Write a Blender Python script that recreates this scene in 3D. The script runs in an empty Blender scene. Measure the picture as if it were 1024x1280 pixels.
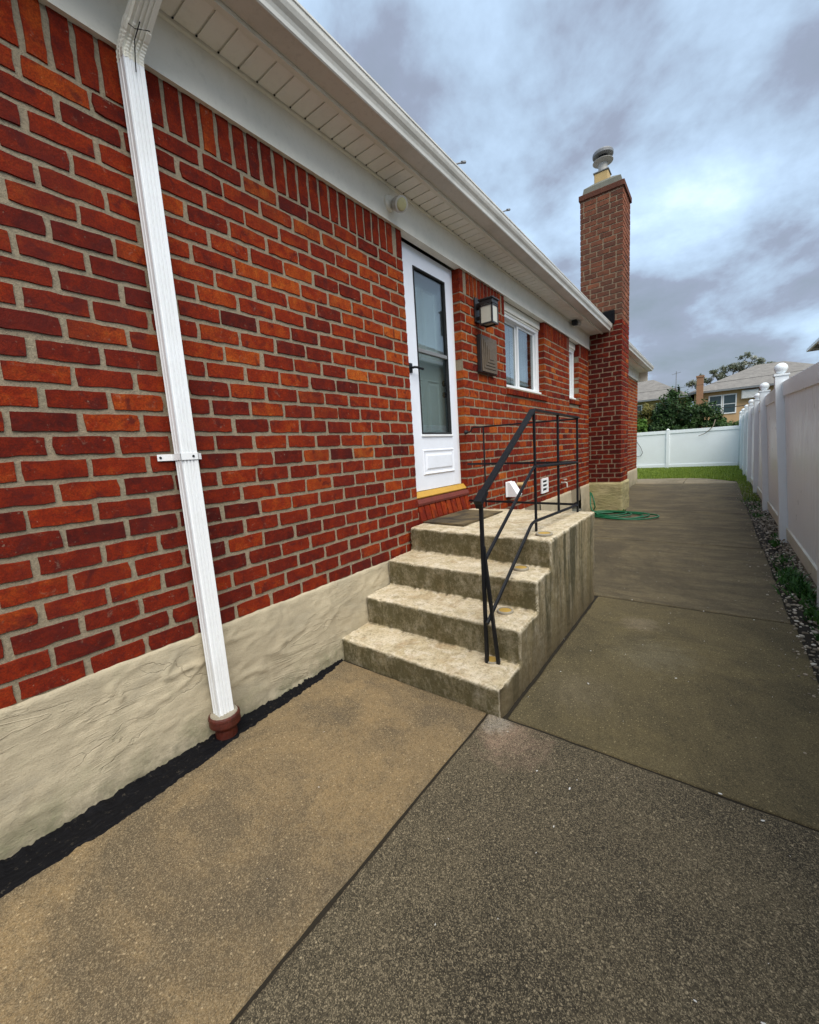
import bpy, bmesh, math, random
from mathutils import Vector, Matrix, noise

SC = bpy.context.scene
COL = SC.collection
R = math.radians

# ------------------------------------------------------------------ camera
F_PX, YAW, PITCH, ROLL = 509.87, 0.6514, 0.1418, -0.0652
CAM = Vector((2.05, 0.0, 1.37))
fw = Vector((-math.sin(YAW) * math.cos(PITCH), math.cos(YAW) * math.cos(PITCH), -math.sin(PITCH)))
rt = Vector((math.cos(YAW), math.sin(YAW), 0)); up = rt.cross(fw)
cr = rt * math.cos(ROLL) + up * math.sin(ROLL)
cu = -rt * math.sin(ROLL) + up * math.cos(ROLL)
cd = bpy.data.cameras.new('camera'); cam = bpy.data.objects.new('camera', cd); COL.objects.link(cam)
cd.sensor_fit = 'HORIZONTAL'; cd.sensor_width = 36.0; cd.lens = F_PX / 1024 * 36.0
cd.clip_start = 0.02; cd.clip_end = 3000
mw = Matrix.Identity(4)
for i in range(3):
    mw[i][0] = cr[i]; mw[i][1] = cu[i]; mw[i][2] = -fw[i]; mw[i][3] = CAM[i]
cam.matrix_world = mw
SC.camera = cam

# ------------------------------------------------------------------ world, sun, exposure
SUN_EL, SUN_AZ = R(54), R(-32)          # azimuth measured from +x (the fence side) towards +y
W = bpy.data.worlds.new('World'); SC.world = W; W.use_nodes = True
wt = W.node_tree; wn = wt.nodes; wl = wt.links
for n in list(wn): wn.remove(n)
wo = wn.new('ShaderNodeOutputWorld'); bg = wn.new('ShaderNodeBackground')
sky = wn.new('ShaderNodeTexSky'); sky.sky_type = 'NISHITA'; sky.sun_disc = False
sky.sun_elevation = SUN_EL; sky.sun_rotation = math.pi / 2 - SUN_AZ
sky.air_density = 1.2; sky.dust_density = 2.0; sky.ozone_density = 1.5
tc = wn.new('ShaderNodeTexCoord'); sep = wn.new('ShaderNodeSeparateXYZ')
wl.new(tc.outputs['Generated'], sep.inputs[0])
def wmath(op, a, b=None, c=None):
    n = wn.new('ShaderNodeMath'); n.operation = op
    for i, v in enumerate((a, b, c)):
        if v is None: continue
        if isinstance(v, (int, float)): n.inputs[i].default_value = v
        else: wl.new(v, n.inputs[i])
    return n.outputs[0]
zc = wmath('ADD', wmath('MAXIMUM', sep.outputs[2], 0.0), 0.38)
cmb = wn.new('ShaderNodeCombineXYZ')
wl.new(wmath('DIVIDE', sep.outputs[0], zc), cmb.inputs[0])
wl.new(wmath('DIVIDE', sep.outputs[1], zc), cmb.inputs[1])
def wnoise(scale, detail, rough, dist, off):
    mp = wn.new('ShaderNodeMapping'); mp.inputs['Location'].default_value = off
    wl.new(cmb.outputs[0], mp.inputs[0])
    n = wn.new('ShaderNodeTexNoise'); n.inputs['Scale'].default_value = scale
    n.inputs['Detail'].default_value = detail; n.inputs['Roughness'].default_value = rough
    n.inputs['Distortion'].default_value = dist
    wl.new(mp.outputs[0], n.inputs['Vector']); return n.outputs[0]
def wramp(fac, stops):
    r = wn.new('ShaderNodeValToRGB'); wl.new(fac, r.inputs[0])
    while len(r.color_ramp.elements) < len(stops): r.color_ramp.elements.new(0.5)
    for e, (p, c) in zip(r.color_ramp.elements, stops):
        e.position = p; e.color = (*c, 1) if len(c) == 3 else c
    return r.outputs[0]
def wmix(f, a, b):
    m = wn.new('ShaderNodeMix'); m.data_type = 'RGBA'
    if isinstance(f, (int, float)): m.inputs[0].default_value = f
    else: wl.new(f, m.inputs[0])
    for s, v in ((6, a), (7, b)):
        if isinstance(v, tuple): m.inputs[s].default_value = (*v, 1)
        else: wl.new(v, m.inputs[s])
    return m.outputs[2]
n1 = wnoise(0.95, 8, 0.56, 0.15, (-15.1, -9.2, 0))
n2 = wnoise(2.6, 7, 0.58, 0.2, (7.7, 2.2, 0))
nn = wmath('ADD', wmath('MULTIPLY', n1, 0.72), wmath('MULTIPLY', n2, 0.28))
hz = wmath('POWER', wmath('SUBTRACT', 1.0, wmath('MINIMUM', wmath('MAXIMUM', sep.outputs[2], 0.0), 1.0)), 7.0)   # cloud thins towards the horizon
nn = wmath('SUBTRACT', nn, wmath('MULTIPLY', hz, 0.085))
cloud = wramp(nn, [(0.36, (0.36, 0.42, 0.49)), (0.43, (0.222, 0.295, 0.385)), (0.49, (0.158, 0.205, 0.265)), (0.53, (0.112, 0.130, 0.170)), (0.60, (0.090, 0.111, 0.132))])
m10 = wn.new('ShaderNodeMix'); m10.data_type = 'RGBA'; m10.blend_type = 'MULTIPLY'; m10.inputs[0].default_value = 1
wl.new(sky.outputs[0], m10.inputs[6]); m10.inputs[7].default_value = (0.4, 0.4, 0.4, 1)
# the clouds are given in the sky's own units (the Background strength below scales both)
cl10 = wn.new('ShaderNodeMix'); cl10.data_type = 'RGBA'; cl10.blend_type = 'MULTIPLY'; cl10.inputs[0].default_value = 1
wl.new(cloud, cl10.inputs[6]); cl10.inputs[7].default_value = (10, 10, 10, 1)
tot = wmix(0.90, m10.outputs[2], cl10.outputs[2])
wl.new(tot, bg.inputs[0]); bg.inputs[1].default_value = 0.10
wl.new(bg.outputs[0], wo.inputs[0])

sd = bpy.data.lights.new('sun', 'SUN'); sun = bpy.data.objects.new('sun', sd); COL.objects.link(sun)
sd.energy = 1.5; sd.angle = R(60); sd.color = (1.0, 0.95, 0.86)
sdir = Vector((math.cos(SUN_EL) * math.cos(SUN_AZ), math.cos(SUN_EL) * math.sin(SUN_AZ), math.sin(SUN_EL)))
sun.rotation_euler = (-sdir).to_track_quat('-Z', 'Y').to_euler(); sun.location = (6, 2, 9)

vs = SC.view_settings
vs.view_transform = 'Standard'; vs.look = 'None'; vs.gamma = 1.0; vs.use_curve_mapping = False
vs.exposure = 1.74
SC.render.engine = 'CYCLES'
SC.cycles.use_denoising = True
SC.cycles.max_bounces = 8; SC.cycles.transparent_max_bounces = 12

# ------------------------------------------------------------------ material helpers
class Mat:
    def __init__(s, name, rough=0.8, metallic=0.0, spec=0.4):
        s.m = bpy.data.materials.new(name); s.m.use_nodes = True
        s.t = s.m.node_tree; s.b = s.t.nodes['Principled BSDF']
        s.b.inputs['Roughness'].default_value = rough; s.b.inputs['Metallic'].default_value = metallic
        s.b.inputs['Specular IOR Level'].default_value = spec
        s.pos = s.t.nodes.new('ShaderNodeNewGeometry').outputs['Position']
    def new(s, k): return s.t.nodes.new(k)
    def put(s, v, sock):
        if isinstance(v, (int, float)):
            sock.default_value = v if sock.type == 'VALUE' else (v, v, v, 1) if sock.type == 'RGBA' else (v, v, v)
        elif isinstance(v, tuple): sock.default_value = (*v, 1) if sock.type == 'RGBA' and len(v) == 3 else v
        else: s.t.links.new(v, sock)
    def map(s, scale=(1, 1, 1), rot=(0, 0, 0), loc=(0, 0, 0), vec=None):
        n = s.new('ShaderNodeMapping'); n.inputs['Scale'].default_value = scale
        n.inputs['Rotation'].default_value = rot; n.inputs['Location'].default_value = loc
        s.put(vec or s.pos, n.inputs[0]); return n.outputs[0]
    def noise(s, scale, detail=3, rough=0.55, dist=0.0, vec=None):
        n = s.new('ShaderNodeTexNoise'); n.inputs['Scale'].default_value = scale
        n.inputs['Detail'].default_value = detail; n.inputs['Roughness'].default_value = rough
        n.inputs['Distortion'].default_value = dist
        s.put(vec or s.pos, n.inputs['Vector']); return n.outputs[0]
    def vor(s, scale, out='Color', feature='F1', vec=None, rnd=1.0):
        n = s.new('ShaderNodeTexVoronoi'); n.feature = feature; n.inputs['Scale'].default_value = scale
        n.inputs['Randomness'].default_value = rnd
        s.put(vec or s.pos, n.inputs['Vector']); return n.outputs[out]
    def ramp(s, fac, stops):
        r = s.new('ShaderNodeValToRGB'); s.put(fac, r.inputs[0])
        while len(r.color_ramp.elements) < len(stops): r.color_ramp.elements.new(0.5)
        for e, (p, c) in zip(r.color_ramp.elements, stops):
            e.position = p
            e.color = (c, c, c, 1) if isinstance(c, (int, float)) else (*c, 1)
        return r.outputs[0]
    def mix(s, f, a, b, blend='MIX'):
        m = s.new('ShaderNodeMix'); m.data_type = 'RGBA'; m.blend_type = blend
        s.put(f, m.inputs[0]); s.put(a, m.inputs[6]); s.put(b, m.inputs[7]); return m.outputs[2]
    def math(s, op, a, b=0.0, c=None, clamp=False):
        n = s.new('ShaderNodeMath'); n.operation = op; n.use_clamp = clamp
        s.put(a, n.inputs[0]); s.put(b, n.inputs[1])
        if c is not None: s.put(c, n.inputs[2])
        return n.outputs[0]
    def attr(s, name, out='Fac'):
        n = s.new('ShaderNodeAttribute'); n.attribute_name = name; return n.outputs[out]
    def xyz(s, vec=None):
        n = s.new('ShaderNodeSeparateXYZ'); s.put(vec or s.pos, n.inputs[0]); return n.outputs
    def normal(s):
        n = s.new('ShaderNodeNewGeometry'); return s.xyz(n.outputs['Normal'])
    def bump(s, h, strength=0.5, dist=0.01, prev=None):
        n = s.new('ShaderNodeBump'); n.inputs['Strength'].default_value = strength
        n.inputs['Distance'].default_value = dist; s.put(h, n.inputs['Height'])
        if prev is not None: s.put(prev, n.inputs['Normal'])
        return n.outputs[0]
    def done(s, color=None, normal=None, rough=None):
        if color is not None: s.put(color, s.b.inputs['Base Color'])
        if normal is not None: s.put(normal, s.b.inputs['Normal'])
        if rough is not None: s.put(rough, s.b.inputs['Roughness'])
        return s.m

MATS = {}
def brick_mat(name, stops, mortar, grime):
    m = Mat(name, 0.88, spec=0.10)
    t = m.math('ADD', m.attr('tint'), m.math('MULTIPLY', m.math('SUBTRACT', m.noise(15, 6, 0.68, 0.3), 0.5), 1.05), clamp=True)
    c = m.ramp(t, stops)
    sm = m.ramp(m.noise(13, 3, 0.5, 0.6), [(0.58, 0.0), (0.68, 1.0)])
    c = m.mix(m.math('MULTIPLY', sm, 0.72), c, grime)
    g = m.noise(170, 3, 0.7)
    c = m.mix(m.ramp(g, [(0.40, 0.45), (0.60, 0.0)]), c, (0.035, 0.010, 0.007))
    sp = m.ramp(m.noise(70, 2, 0.5), [(0.70, 0.0), (0.76, 1.0)])
    c = m.mix(m.math('MULTIPLY', sp, 0.35), c, mortar)
    lime = m.math('MULTIPLY', m.ramp(m.noise(21, 7, 0.78, 0.5, m.map(loc=(4, 2, 7))), [(0.60, 0.0), (0.70, 1.0)]), 0.30)
    c = m.mix(lime, c, mortar)
    dk = m.noise(2.3, 5, 0.6, 0.3, m.map(loc=(1, 8, 3)))
    c = m.mix(m.ramp(dk, [(0.50, 0.0), (0.68, 0.55)]), c, grime)
    h = m.math('ADD', m.math('MULTIPLY', m.noise(38, 4, 0.6), 0.8), m.math('MULTIPLY', m.noise(260, 2, 0.6), 0.35))
    return m.done(c, m.bump(h, 0.75, 0.006))
MATS['brick'] = brick_mat('red brick', [(0.0, (0.060, 0.008, 0.007)), (0.25, (0.140, 0.013, 0.006)), (0.5, (0.230, 0.023, 0.006)),
    (0.75, (0.34, 0.056, 0.009)), (1.0, (0.47, 0.120, 0.016))], (0.34, 0.25, 0.18), (0.075, 0.012, 0.011))
MATS['brick_old'] = brick_mat('weathered chimney brick', [(0.0, (0.12, 0.052, 0.036)), (0.5, (0.27, 0.100, 0.055)), (1.0, (0.40, 0.17, 0.095))],
    (0.34, 0.26, 0.18), (0.10, 0.055, 0.04))
def mortar_mat(name, a, b):
    m = Mat(name, 0.95, spec=0.15)
    c = m.mix(m.noise(3.5, 4), a, b)
    c = m.mix(m.ramp(m.noise(120, 3, 0.7), [(0.38, 0.5), (0.58, 0.0)]), c, (0.13, 0.115, 0.085))
    h = m.math('ADD', m.noise(60, 4, 0.65), m.math('MULTIPLY', m.noise(300, 2), 0.5))
    return m.done(c, m.bump(h, 0.8, 0.006))
MATS['mortar'] = mortar_mat('mortar', (0.245, 0.232, 0.165), (0.335, 0.250, 0.172))
MATS['mortar_old'] = mortar_mat('chimney mortar', (0.33, 0.24, 0.16), (0.27, 0.19, 0.125))

def stucco_mat():
    m = Mat('parged cement', 0.9, spec=0.2)
    x, y, z = m.xyz()
    c = m.mix(m.ramp(m.noise(2.2, 5, 0.6), [(0.35, 0.0), (0.65, 1.0)]), (0.37, 0.317, 0.223), (0.465, 0.402, 0.285))
    c = m.mix(m.ramp(m.noise(9, 5, 0.65, 0.4), [(0.52, 0.0), (0.72, 0.55)]), c, (0.36, 0.32, 0.22))
    gz = m.math('MULTIPLY', m.ramp(z, [(0.0, 1.0), (0.20, 0.0)]), m.ramp(m.noise(6, 5, 0.7), [(0.44, 0.0), (0.62, 0.85)]))
    c = m.mix(gz, c, (0.15, 0.16, 0.085))
    c = m.mix(m.ramp(m.noise(150, 3, 0.7), [(0.34, 0.30), (0.48, 0.0)]), c, (0.22, 0.19, 0.13))
    rg = m.noise(2.6, 4, 0.55, 1.6, m.map((1, 0.55, 2.6), (0.30, 0, 0)))
    rl = m.math('MULTIPLY', m.ramp(rg, [(0.470, 0.0), (0.496, 1.0), (0.505, 0.10), (0.540, 0.30), (0.60, 0.0)]), m.ramp(m.noise(1.9, 3, 0.5, 0, m.map(loc=(6, 2, 2))), [(0.46, 0.0), (0.58, 1.0)]))
    rg2 = m.noise(6.5, 4, 0.6, 1.2, m.map((1, 0.5, 2.2), (0.42, 0, 0), (3, 1, 2)))
    rl2 = m.ramp(rg2, [(0.50, 0.0), (0.525, 0.8), (0.532, 0.0)])
    dv = m.new('ShaderNodeVectorMath'); dv.operation = 'ADD'; m.put(m.map((1, 0.8, 2.2), (0.25, 0, 0), (0, .3, 0)), dv.inputs[0])
    nz_ = m.new('ShaderNodeTexNoise'); nz_.inputs['Scale'].default_value = 4.0; nz_.inputs['Detail'].default_value = 6; m.put(m.pos, nz_.inputs['Vector'])
    sc_ = m.new('ShaderNodeVectorMath'); sc_.operation = 'SCALE'; sc_.inputs['Scale'].default_value = 0.45; m.put(nz_.outputs['Color'], sc_.inputs[0]); m.put(sc_.outputs[0], dv.inputs[1]); wv = dv.outputs[0]
    ck = m.vor(2.1, 'Distance', 'DISTANCE_TO_EDGE', wv)
    cm = m.math('MULTIPLY', m.ramp(ck, [(0.0, 1.0), (0.009, 0.0)]), m.ramp(m.noise(1.7, 3), [(0.57, 0.0), (0.66, 1.0)]))
    c = m.mix(m.math('MULTIPLY', cm, 0.22), c, (0.15, 0.125, 0.09))
    spl = m.math('MULTIPLY', m.ramp(z, [(0.0, 0.9), (0.16, 0.0)]), m.ramp(m.noise(38, 6, 0.75), [(0.40, 0.0), (0.56, 1.0)]))
    c = m.mix(m.math('MULTIPLY', spl, 0.6), c, (0.17, 0.15, 0.10))
    dr = m.noise(5, 5, 0.65, 0.3, m.map((1, 1, 0.18), loc=(2, 5, 0)))
    c = m.mix(m.ramp(dr, [(0.54, 0.0), (0.70, 0.45)]), c, (0.27, 0.23, 0.16))
    c = m.mix(m.ramp(m.noise(3.2, 7, 0.7, 0.4, m.map((1, 0.7, 1.6), loc=(7, 7, 7))), [(0.50, 0.0), (0.64, 0.5)]), c, (0.29, 0.26, 0.195))
    h = m.math('ADD', m.math('MULTIPLY', m.noise(30, 6, 0.65, 0.3, m.map((1, 0.7, 2.0), (0.35, 0, 0))), 0.45), m.math('MULTIPLY', m.noise(180, 3, 0.6), 0.22))
    h = m.math('ADD', h, m.math('ADD', m.math('MULTIPLY', rl, 0.38), m.math('MULTIPLY', rl2, 0.05)))
    h = m.math('SUBTRACT', h, m.math('MULTIPLY', cm, 0.4))
    return m.done(c, m.bump(h, 0.7, 0.010))
MATS['stucco'] = stucco_mat()

def slab_mat(name, base, alt, dark, speck, patch=None, dens=0.5, streak=False):
    m = Mat(name, 0.88, spec=0.22)
    big = m.noise(1.25, 5, 0.6, 0.5)
    c = m.mix(m.ramp(big, [(0.36, 0.0), (0.64, 1.0)]), base, alt)
    c = m.mix(m.ramp(m.noise(3.6, 6, 0.68, 0.3, m.map((1, 1, 1), (0, 0, 0.4), (5, 3, 0))), [(0.46, 0.0), (0.66, 0.75)]), c, dark)
    if streak:
        st = m.noise(2.4, 6, 0.7, 0.6, m.map((0.55, 2.6, 1), (0, 0, 0.12), (2, 9, 0)))
        c = m.mix(m.ramp(st, [(0.47, 0.0), (0.60, 0.75)]), c, dark)
        c = m.mix(m.ramp(st, [(0.27, 0.6), (0.38, 0.0)]), c, (0.29, 0.24, 0.15))
    if patch:
        for (px, py, rad, pc) in patch:
            x, y, z = m.xyz()
            d = m.math('SQRT', m.math('ADD', m.math('POWER', m.math('SUBTRACT', x, px), 2.0), m.math('POWER', m.math('SUBTRACT', y, py), 2.0)))
            d = m.math('ADD', d, m.math('MULTIPLY', m.math('SUBTRACT', m.noise(14, 5, 0.7), 0.5), rad * 1.7))
            c = m.mix(m.ramp(m.math('DIVIDE', d, rad), [(0.35, 0.8), (1.0, 0.0)]), c, pc)
    wet = m.noise(0.8, 7, 0.72, 0.8, m.map(loc=(11, 4, 0)))
    c = m.mix(m.ramp(wet, [(0.48, 0.0), (0.60, 0.75)]), c, tuple(k * 0.8 for k in dark))
    c = m.mix(m.ramp(m.noise(24, 6, 0.75), [(0.52, 0.0), (0.68, 0.45)]), c, tuple(k * 0.7 for k in dark))
    # exposed aggregate
    v = m.vor(210); vx = m.xyz(v)
    c = m.mix(m.ramp(vx[0], [(0.55, 0.0), (1.0, dens * 0.55)]), c, speck)
    c = m.mix(m.ramp(vx[1], [(0.45, 0.0), (1.0, dens * 0.75)]), c, tuple(k * 0.45 for k in dark))
    v3 = m.xyz(m.vor(430))
    c = m.mix(m.ramp(v3[0], [(0.62, 0.0), (1.0, dens * 0.9)]), c, tuple(min(1, k * 1.15) for k in speck))
    c = m.mix(m.ramp(v3[1], [(0.50, 0.0), (1.0, dens * 0.9)]), c, tuple(k * 0.4 for k in dark))
    v2 = m.vor(75); v2x = m.xyz(v2); dd = m.vor(75, 'Distance')
    msk = m.math('MULTIPLY', m.ramp(v2x[2], [(0.90, 0.0), (0.94, 1.0)]), m.ramp(dd, [(0.16, 1.0), (0.30, 0.0)]))
    c = m.mix(m.math('MULTIPLY', msk, 0.38), c, tuple(min(1, k * 1.7) for k in speck))
    c = m.mix(m.ramp(m.noise(420, 2, 0.6), [(0.38, 0.35), (0.55, 0.0)]), c, tuple(k * 0.4 for k in dark))
    h = m.math('ADD', m.math('MULTIPLY', m.noise(30, 5, 0.6), 0.5), m.math('MULTIPLY', m.math('SUBTRACT', 1.0, m.vor(150, 'Distance')), 0.5))
    return m.done(c, m.bump(h, 0.55, 0.004))
MATS['slab_tan'] = slab_mat('tan walkway concrete', (0.28, 0.190, 0.090), (0.205, 0.146, 0.077), (0.098, 0.077, 0.050), (0.42, 0.33, 0.20), None, 0.55)
MATS['slab_dark'] = slab_mat('dark driveway concrete', (0.112, 0.090, 0.054), (0.082, 0.067, 0.043), (0.040, 0.034, 0.023), (0.37, 0.30, 0.19),
    [(1.32, 1.64, 0.20, (0.36, 0.24, 0.17)), (1.20, 1.72, 0.10, (0.40, 0.36, 0.30))], 0.75)
MATS['slab_olive'] = slab_mat('olive brown driveway concrete', (0.148, 0.116, 0.054), (0.120, 0.096, 0.050), (0.072, 0.059, 0.033), (0.30, 0.24, 0.13),
    [(1.75, 2.85, 0.30, (0.17, 0.145, 0.09)), (1.45, 2.2, 0.25, (0.16, 0.13, 0.08)), (1.62, 3.3, 0.16, (0.24, 0.19, 0.125))], 0.45)
MATS['slab_far'] = slab_mat('weathered far driveway concrete', (0.140, 0.111, 0.060), (0.172, 0.136, 0.076), (0.068, 0.055, 0.034), (0.24, 0.20, 0.13), None, 0.4, True)
MATS['slab_end'] = slab_mat('light end slab concrete', (0.30, 0.24, 0.16), (0.26, 0.21, 0.13), (0.16, 0.13, 0.08), (0.36, 0.30, 0.2), None, 0.3)

def stoop_mat():
    m = Mat('mossy stoop concrete', 0.92, spec=0.18)
    nx, ny, nz = m.normal(); x, y, z = m.xyz()
    c = m.mix(m.ramp(m.noise(4.5, 6, 0.65, 0.3), [(0.35, 0.0), (0.65, 1.0)]), (0.46, 0.38, 0.24), (0.60, 0.52, 0.38))
    # pinkish and pale worn patches on the treads
    c = m.mix(m.ramp(m.noise(11, 5, 0.7, 0.8), [(0.50, 0.0), (0.64, 0.7)]), c, (0.66, 0.59, 0.47))
    c = m.mix(m.ramp(m.noise(6.5, 5, 0.7, 0.6, m.map(loc=(4, 4, 4))), [(0.50, 0.0), (0.68, 0.7)]), c, (0.34, 0.24, 0.13))
    c = m.mix(m.ramp(m.noise(17, 8, 0.8, 0.2, m.map(loc=(9, 1, 2))), [(0.50, 0.0), (0.66, 0.7)]), c, (0.20, 0.165, 0.09))
    # algae on the upright faces, their shade painted into the same dark colour
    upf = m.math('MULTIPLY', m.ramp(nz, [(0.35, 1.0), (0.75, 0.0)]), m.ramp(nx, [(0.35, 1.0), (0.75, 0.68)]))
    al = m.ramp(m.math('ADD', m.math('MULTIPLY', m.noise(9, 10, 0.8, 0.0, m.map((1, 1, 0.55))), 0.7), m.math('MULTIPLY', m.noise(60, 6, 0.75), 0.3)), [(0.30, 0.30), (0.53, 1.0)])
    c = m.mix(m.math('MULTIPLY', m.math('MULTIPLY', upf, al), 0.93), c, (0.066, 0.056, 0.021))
    # long streaks down the side
    st = m.noise(7, 5, 0.65, 0.4, m.map((1, 1, 0.10)))
    sd_ = m.ramp(nx, [(0.4, 0.0), (0.8, 1.0)])
    c = m.mix(m.math('MULTIPLY', sd_, m.ramp(st, [(0.44, 0.0), (0.62, 0.8)])), c, (0.20, 0.165, 0.085))
    c = m.mix(m.math('MULTIPLY', sd_, m.ramp(m.noise(9, 5, 0.65, 0.4, m.map((1, 1, 0.12), loc=(8, 2, 1))), [(0.48, 0.0), (0.60, 0.85)])), c, (0.050, 0.048, 0.025))
    c = m.mix(m.math('MULTIPLY', sd_, m.ramp(m.noise(5, 5, 0.65, 0.4, m.map((1, 1, 0.14), loc=(1, 7, 3))), [(0.56, 0.0), (0.70, 0.7)])), c, (0.38, 0.30, 0.18))
    pt = m.new('ShaderNodeNewGeometry').outputs['Pointiness']
    wear = m.math('MULTIPLY', m.ramp(pt, [(0.515, 0.0), (0.56, 1.0)]), m.ramp(m.noise(13, 5, 0.7), [(0.34, 0.15), (0.52, 1.0)]))
    c = m.mix(m.math('MULTIPLY', wear, 0.8), c, (0.62, 0.55, 0.42))
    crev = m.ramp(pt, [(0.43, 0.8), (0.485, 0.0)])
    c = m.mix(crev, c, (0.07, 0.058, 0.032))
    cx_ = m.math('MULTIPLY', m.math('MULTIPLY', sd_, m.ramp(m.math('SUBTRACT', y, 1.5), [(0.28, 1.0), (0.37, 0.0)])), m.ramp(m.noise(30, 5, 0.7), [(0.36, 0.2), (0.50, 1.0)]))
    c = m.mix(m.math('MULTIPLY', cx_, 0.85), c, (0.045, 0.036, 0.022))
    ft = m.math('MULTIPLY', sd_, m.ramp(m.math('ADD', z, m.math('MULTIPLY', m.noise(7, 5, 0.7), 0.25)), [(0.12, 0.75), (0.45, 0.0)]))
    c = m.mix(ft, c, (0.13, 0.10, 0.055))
    v = m.xyz(m.vor(130))
    c = m.mix(m.ramp(v[0], [(0.6, 0.0), (0.95, 0.28)]), c, (0.14, 0.11, 0.06))
    c = m.mix(m.ramp(m.noise(55, 4, 0.7), [(0.33, 0.5), (0.43, 0.0)]), c, (0.10, 0.08, 0.045))
    h = m.math('ADD', m.noise(26, 6, 0.65), m.math('MULTIPLY', m.noise(160, 3, 0.6), 0.4))
    return m.done(c, m.bump(h, 0.65, 0.007))
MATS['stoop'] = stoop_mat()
def base_mat():
    m = Mat('chimney base cement', 0.9, spec=0.2)
    c = m.mix(m.ramp(m.noise(4, 5, 0.6), [(0.35, 0.0), (0.65, 1.0)]), (0.42, 0.36, 0.20), (0.30, 0.27, 0.13))
    c = m.mix(m.ramp(m.noise(7, 5, 0.7, 0.5, m.map((0.5, 0.5, 3))), [(0.5, 0.0), (0.66, 0.8)]), c, (0.13, 0.125, 0.06))
    return m.done(c, m.bump(m.noise(20, 6, 0.6, 0.6, m.map((0.6, 0.6, 3))), 0.8, 0.02))
MATS['base'] = base_mat()

def paint(name, col, rough=0.45, dirt=0.25, dcol=None, scale=3.0, spec=0.4, bump=0.0):
    m = Mat(name, rough, spec=spec)
    dcol = dcol or tuple(k * 0.55 for k in col)
    c = m.mix(m.math('MULTIPLY', m.ramp(m.noise(scale, 6, 0.7, 0.4), [(0.45, 0.0), (0.75, 1.0)]), dirt), col, dcol)
    c = m.mix(m.math('MULTIPLY', m.ramp(m.noise(scale * 14, 3, 0.6), [(0.55, 0.0), (0.75, 1.0)]), dirt * 0.6), c, dcol)
    nb = m.bump(m.noise(scale * 30, 3), bump, 0.003) if bump else None
    return m.done(c, nb, m.ramp(m.noise(scale * 4, 3), [(0.3, rough * 0.8), (0.7, min(1, rough * 1.25))]))
MATS['soffit'] = paint('cream soffit aluminium', (0.88, 0.86, 0.79), 0.5, 0.25)
MATS['frieze'] = paint('cream trim board', (0.80, 0.78, 0.69), 0.5, 0.4, (0.50, 0.51, 0.43), 2.0)
MATS['gutter'] = paint('off white gutter aluminium', (0.66, 0.65, 0.60), 0.35, 0.35, (0.26, 0.27, 0.24), 2.5)
MATS['white'] = paint('white painted metal', (0.80, 0.82, 0.84), 0.4, 0.28, (0.58, 0.58, 0.55), 4.0)
MATS['door'] = paint('white storm door', (0.76, 0.80, 0.88), 0.35, 0.22, (0.56, 0.58, 0.60), 4.5)
MATS['inner_door'] = paint('pale inner door', (0.46, 0.51, 0.52), 0.5, 0.1)
MATS['vinyl'] = paint('white vinyl', (0.83, 0.88, 0.91), 0.34, 0.16, (0.60, 0.60, 0.58), 1.4)
MATS['vinyl_base'] = paint('dirty white vinyl', (0.66, 0.65, 0.56), 0.45, 0.55, (0.34, 0.36, 0.24), 3.0)
MATS['black'] = paint('black painted iron', (0.005, 0.006, 0.008), 0.42, 0.4, (0.014, 0.015, 0.02), 12, 0.3, 0.25)
MATS['bronze'] = paint('brown cast metal', (0.115, 0.085, 0.055), 0.5, 0.4, (0.05, 0.04, 0.03), 8)
MATS['lampblack'] = paint('dark bronze lantern metal', (0.022, 0.020, 0.020), 0.4, 0.3, (0.06, 0.05, 0.05), 10)
MATS['brass'] = paint('worn brass threshold', (0.50, 0.29, 0.045), 0.45, 0.35, (0.30, 0.17, 0.04), 9)
MATS['redwood'] = paint('red brown threshold wood', (0.15, 0.030, 0.020), 0.6, 0.5, (0.06, 0.018, 0.014), 9)
MATS['dark'] = paint('dark interior', (0.018, 0.020, 0.022), 0.8, 0.1)
MATS['flash'] = paint('black roof tar', (0.006, 0.006, 0.008), 0.8, 0.2, spec=0.1)
MATS['metal'] = paint('grey galvanised metal', (0.19, 0.20, 0.21), 0.45, 0.4, (0.12, 0.12, 0.12), 6)
MATS['lightmetal'] = paint('pale sheet metal', (0.46, 0.45, 0.41), 0.5, 0.3, (0.4, 0.38, 0.33), 6)
MATS['flue'] = paint('tan clay flue', (0.50, 0.36, 0.16), 0.85, 0.4, (0.3, 0.2, 0.1), 5)
MATS['wash'] = paint('cement chimney wash', (0.15, 0.15, 0.125), 0.95, 0.6, (0.08, 0.09, 0.07), 5, 0.2, 0.6)
MATS['terracotta'] = paint('red brown clay pipe', (0.085, 0.013, 0.006), 0.42, 0.8, (0.022, 0.008, 0.005), 22, 0.4, 0.8)
MATS['hose'] = paint('green garden hose', (0.007, 0.105, 0.045), 0.4, 0.2, (0.01, 0.08, 0.04), 10)
MATS['lens'] = paint('yellowish lamp lens', (0.44, 0.42, 0.24), 0.25, 0.2)
MATS['frost'] = paint('frosted lamp glass', (0.50, 0.49, 0.42), 0.3, 0.15)
MATS['cap_yellow'] = paint('ochre anchor patch', (0.42, 0.27, 0.06), 0.8, 0.5, (0.2, 0.14, 0.05), 12)
MATS['cap_rim'] = paint('grey cement rim', (0.30, 0.27, 0.21), 0.9, 0.5, (0.12, 0.1, 0.07), 14)
MATS['curtain'] = paint('white curtain', (0.66, 0.68, 0.72), 0.9, 0.15)
MATS['curtain_grey'] = paint('grey green curtain', (0.22, 0.25, 0.23), 0.9, 0.2)
MATS['cable'] = paint('black cable', (0.012, 0.013, 0.015), 0.6, 0.1)
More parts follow.
